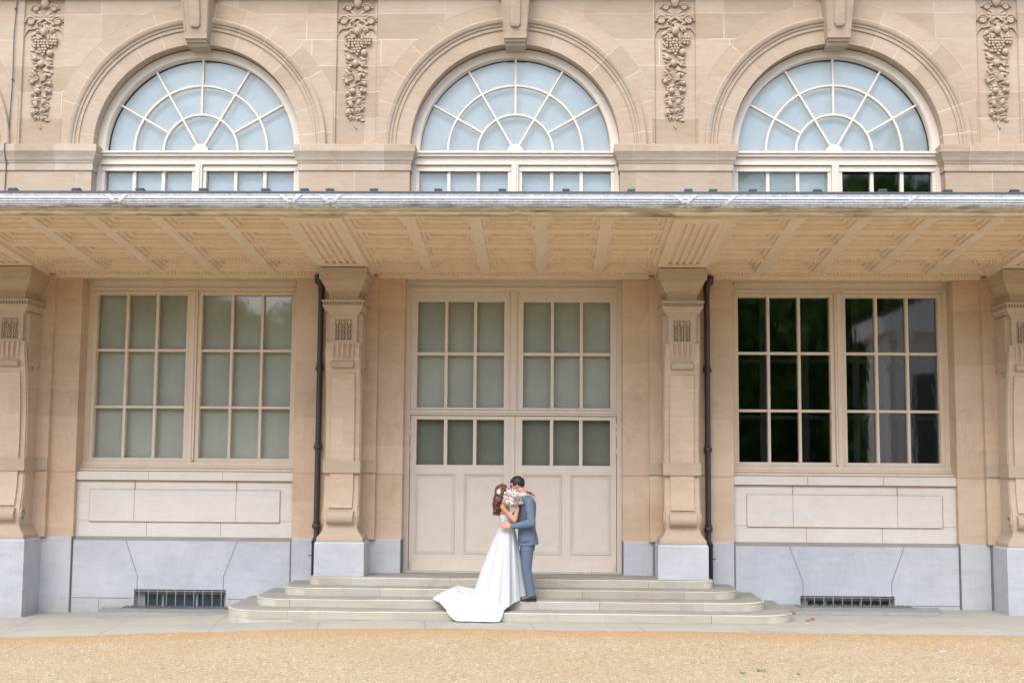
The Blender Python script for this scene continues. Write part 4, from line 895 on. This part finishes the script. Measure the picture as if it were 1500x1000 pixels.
chain(b, [(s2, .042), (e2, .032), (w2, .022)]); hand(b, w2, (.85, -.45, -.12), (-.1, -.35, -.9), 1, (.35, .45, .5, .45), .88, .12)
fuse(under(B_, b, 'body', m_skinb), .0050, 3)
STP = [(.27, -1.15), (.158, -1.50), (.046, -1.88), (-.066, -2.25)]
def floor_z(x, y):
    z = gz(x); 
    for h, yf in STP:
        if y > yf: z = max(z, h)
    return z
def floor_s(x, y):
    if y > -1.15: return .27
    if y > -2.25: return .27 + (y + 1.15) * .336 / 1.10 + .012
    return max(gz(x), -.054 + (y + 2.25) * .95)
hem = [(.205, -1.74), (.15, -1.58), (.0, -1.50), (-.25, -1.52), (-.48, -1.68), (-.66, -1.50), (-.76, -1.52), (-.93, -1.74), (-1.0, -1.90), (-.90, -2.02), (-.84, -2.16), (-.76, -2.30), (-.60, -2.40), (-.44, -2.38), (-.26, -2.44), (-.10, -2.38), (-.03, -2.20), (.035, -2.06), (.10, -1.96), (.185, -1.86)]
def cat(pts, t):
    n = len(pts); i = int(t * n) % n; f_ = t * n - int(t * n); p = [Vector((*pts[(i + k) % n], 0)) for k in (-1, 0, 1, 2)]
    return .5 * ((2 * p[1]) + (p[2] - p[0]) * f_ + (2 * p[0] - 5 * p[1] + 4 * p[2] - p[3]) * f_ ** 2 + (-p[0] + 3 * p[1] - 3 * p[2] + p[3]) * f_ ** 3)
NTH = 150; rings = []
hp = [cat(hem, k / NTH) for k in range(NTH)]
def frame(k):
    h = hp[k]; a = math.atan2(h.y - BY, h.x + .10); return h, a
NC, NTt = 26, 22
for i in range(NC + NTt + 1):
    ring = []
    for k in range(NTH):
        h, a = frame(k); wx = Vector((-.030 + .098 * math.cos(a), BY + .118 * math.sin(a), 0)); v = h - wx; L = v.length; left = max(0, -math.cos(a))
        Lc = min(L, .19 + .135 * left ** 1.1 + .0 * max(0, -math.sin(a))); d = v.normalized(); land = wx + d * Lc; zf = floor_s(land.x, land.y) + .012
        if i <= NC:
            q = i / NC; rad = Lc * q ** .82; fold = q ** .9 * (.030 * math.sin(a * 9 + 1.1 + .8 * math.sin(a * 2)) + .014 * math.sin(a * 17 + .7 + q)); p = wx + d * (rad + fold); z = lerp(1.005, zf, q)
            ring.append((p.x, p.y, z))
        else:
            q = (i - NC) / NTt; fold = .030 * math.sin(a * 9 + 1.1 + .8 * math.sin(a * 2)) + .014 * math.sin(a * 17 + .7 + 1); p = wx + d * (Lc + (L - Lc) * q + fold * (1 - q)); nn = noise.noise(Vector((p.x * 4.0, p.y * 4.0, 2))); n2 = noise.noise(Vector((p.x * 11, p.y * 11, 5)))
            lift = (.012 + .085 * max(0, nn) + .030 * abs(n2) + .030 * max(0, math.sin(a * 11 + 5 * nn + 3 * q)) ** 2) * min(1, (L - Lc) * 3) * (1 - .75 * q ** 3)
            ring.append((p.x, p.y, floor_s(p.x, p.y) + .012 + lift * min(1, .25 + q * 1.5 if q < .5 else 1) * (1 - .6 * q ** 6)))
    rings.append(ring)
sk = MB(); sk.loft(rings, cap=False)
for pth in ():
    pass
bod = [ell(-.028, BY, .995, .100, .120, 2, 40), ell(-.030, BY, 1.01, .096, .116, 2, 40), ell(-.034, BY, 1.04, .092, .114, 2, 40), ell(-.036, BY, 1.08, .094, .118, 2, 40), ell(-.034, BY, 1.12, .104, .124, 2, 40), ell(-.030, BY, 1.155, .112, .126, 2, 40, .12), ell(-.034, BY, 1.185, .110, .124, 2, 40, .2), ell(-.036, BY, 1.187, .104, .118, 2, 40, .2), ell(-.036, BY, 1.15, .09, .10, 2, 40, .2)]
dr = under(B_, sk, 'dress_skirt', m_dress, smooth=180); so3 = dr.modifiers.new('sm', 'SUBSURF'); so3.levels = 1; so3.render_levels = 1
bo_ = MB(); bo_.loft(bod, cap=False); under(B_, bo_, 'dress_bodice', m_dress, smooth=70)
hr = MB(); hair_shell(hr, bC, BM, .90, (.112, .094, .108), lambda c: not ((c.x > .045 and c.z < .055) or (c.x > .012 and c.z < .0) or (c.z < -.06 and c.x > -.03)), .006)
rh = random.Random(5)
for k in range(230):
    a = rh.uniform(-1, 1); hgt = rh.random(); y0 = BY + a * .082; x0 = -.10 - rh.uniform(.0, .075) + .02 * abs(a); z0 = lerp(1.50, 1.42, rh.random())
    xe = lerp(-.215, -.100, rh.random() ** .9); ye = BY + a * .115 + rh.uniform(-.02, .02); ze = rh.uniform(1.155, 1.25) if rh.random() < .75 else rh.uniform(1.25, 1.33)
    ph = rh.uniform(0, 6.28); w = rh.uniform(.007, .014); fr_ = rh.uniform(30, 48); pts = []
    for t in range(14):
        q = t / 13; z = lerp(z0, ze, q); bul = .055 * math.sin(PI * min(1, q * 1.15)) * .5
        pts.append((lerp(x0, xe, q) - bul + w * math.sin(ph + q * fr_ * .3) * (.3 + q), lerp(y0, ye, q ** .8) + w * math.cos(ph + q * fr_ * .3) * (.3 + q), z))
    hr.tube(pts, [lerp(.0105, .0025, (t / 13) ** 1.5) for t in range(14)], 5)
for k in range(26):        # loose waves round the temple
    ph = rh.uniform(0, 6.28); q0 = HP(BM, bC, .9, rh.uniform(-.01, .05), .085 * rh.choice((-1, 1)), rh.uniform(.03, .08)); q1 = q0 + Vector((rh.uniform(-.09, -.05), 0, rh.uniform(-.12, -.06)))
    hr.tube([q0.lerp(q1, t / 9) + Vector((.006 * math.sin(ph + t), .004 * math.cos(ph + t), .004 * math.sin(ph + t * 1.3))) for t in range(10)], [.008 - .0006 * t for t in range(10)], 5)
under(B_, hr, 'hair', m_hairb, smooth=60)
hp_ = MB()
for k in range(14):
    a = k * 2.4; r = .008 * math.sqrt(k); hp_.ball((-.140 + r * math.cos(a) * .8, BY - .093 + .002 * k * .2, 1.478 + r * math.sin(a) * 1.25), (.010, .006, .010), nu=8, nv=5)
for p in ((-.165, -.075, 1.40), (-.185, -.085, 1.22), (-.115, -.085, 1.515)): q_ = MB(); q_.ball((p[0], BY + p[1] - .03, p[2]), .007, nu=6, nv=5); under(B_, q_, 'hair_pearl', m_wf)
under(B_, hp_, 'flower_hairpiece', m_wf, smooth=60); eyes(B_, BM, bC)
lp_ = MB(); lp_.ball(HP(BM, bC, .9, .098, 0, -.055), (.008, .014, .008)); under(B_, lp_, 'lips', simple('rose_lips', lin(176, 86, 88), .4))

# ---- bouquet held up between camera and faces
QC = Vector((.040, BY - .215, 1.392)); Q = empty('bridal_bouquet', tuple(QC - Vector((0, 0, .2))), label='round bouquet of white, cream and pink flowers held in front of the kissing faces', category='bouquet')
def flower(mats, r, seed):
    rr = random.Random(seed); f_ = MB()
    for lay, n_, rad, sz_, up in ((0, 6, .62, .55, 0), (1, 5, .40, .45, .25), (2, 3, .18, .34, .45)):
        for k in range(n_):
            a = 2 * PI * k / n_ + lay * .5 + rr.uniform(-.2, .2); M = Matrix.Rotation(a, 3, 'Z') @ Matrix.Rotation(.9 - lay * .3, 3, 'Y')
            f_.ball((math.cos(a) * rad * r, math.sin(a) * rad * r, up * r), (sz_ * r, sz_ * r * .95, r * .10), M, nu=8, nv=5)
    f_.ball((0, 0, .3 * r), .22 * r, nu=8, nv=5, mi=1); return f_
kinds = []
rq = random.Random(11); placed = []
for k in range(95):
    for _ in range(30):
        v = Vector((rq.gauss(0, 1), rq.gauss(0, 1) - .5, rq.gauss(0, 1))).normalized()
        if v.y > .55 or v.z < -.80: continue
        r = rq.uniform(.015, .030) * (1.1 if rq.random() < .2 else 1)
        if all((v - p).length > (r + q) * 6.2 for p, q in placed): placed.append((v, r)); break
protos = {}
for i, (v, r) in enumerate(placed):
    kd = rq.choice('wwwwccppmw'); mt = {'w': m_wf, 'c': m_cf, 'p': m_pf, 'm': m_mf}[kd]
    if kd not in protos: o = flower(None, .026, i).build('flower', [mt, m_cf if kd != 'c' else m_pf], Q, smooth=60); protos[kd] = o
    else: o = protos[kd].copy(); COL.objects.link(o); o.parent = Q
    o.location = QC + Vector((v.x * .100, v.y * .082, v.z * .100)) * rq.uniform(.86, 1.2) - Q.location; o.rotation_euler = v.to_track_quat('Z', 'Y').to_euler(); s_ = r / .026 * 1.2; o.scale = (s_, s_, s_)
fo = MB()
for k in range(120):
    v = Vector((rq.gauss(0, 1), rq.gauss(0, 1) - .3, rq.gauss(0, 1))).normalized(); p = QC + Vector((v.x * .110, v.y * .09, v.z * .110)) * rq.uniform(.9, 1.2); M = v.to_track_quat('Z', 'Y').to_matrix() @ Matrix.Rotation(rq.uniform(-.8, .8), 3, 'X'); fo.ball(p, (.006, .0025, rq.uniform(.012, .024)), M, nu=6, nv=5)
fo.ball(QC, (.086, .07, .086)); under(Q, fo, 'foliage', m_gl, smooth=60)
hd_ = MB(); hd_.tube([QC + Vector((0, 0, -.06)), QC + Vector((-.005, .0, -.12)), QC + Vector((-.01, .01, -.205))], [.022, .015, .017], 12); under(Q, hd_, 'ribbon_wrapped_stems', m_shirt, smooth=40)

# ------------------------------------------------------------------ little things on the gravel
def weed(x, y, s, lab):
    w = MB(); rr = random.Random(int(x * 100))
    for k in range(9): a = rr.uniform(0, 6.28); L = s * rr.uniform(.5, 1); w.ball((math.cos(a) * L * .6, math.sin(a) * L * .6, L * .35), (L * .6, L * .16, .004), Matrix.Rotation(a, 3, 'Z') @ Matrix.Rotation(-.5, 3, 'Y'), nu=6, nv=5)
    w.build('weed', m_gl, loc=(x, y, gravz(x, y)), label=lab, category='weed', group='weeds sprouting in the gravel')
weed(2.62, -6.05, .06, 'largest green weed sprouting in the gravel at lower right'); weed(2.42, -6.2, .035, 'small green weed just left of the largest one in the gravel'); weed(2.95, -6.2, .03, 'small green weed just right of the largest one in the gravel'); weed(2.1, -5.6, .025, 'tiny green weed in the gravel, farthest left of the right-hand weeds'); weed(-3.35, -6.0, .025, 'tiny green weed alone in the gravel at lower left')
w = MB(); w.ball((0, 0, .008), (.04, .025, .012), nu=7, nv=5); w.build('paper_scrap', m_shirt, loc=(4.85, -4.62, gravz(4.85, -4.62)), label='small crumpled white paper scrap lying on the gravel at right', category='litter')
for i, (x, y, nm) in enumerate(((3.93, -1.9, 'brown dead leaf by the right end of the lowest step'), (4.02, -1.75, 'curled dead leaf against the right light well slab'))):
    w = MB(); w.ball((0, 0, .012), (.035, .022, .008), Matrix.Rotation(.5 + i, 3, 'X'), nu=7, nv=5); w.build('dead_leaf', simple('dry_leaf', lin(140, 92, 58), .9), loc=(x, y, gz(x)), label=nm, category='leaf')
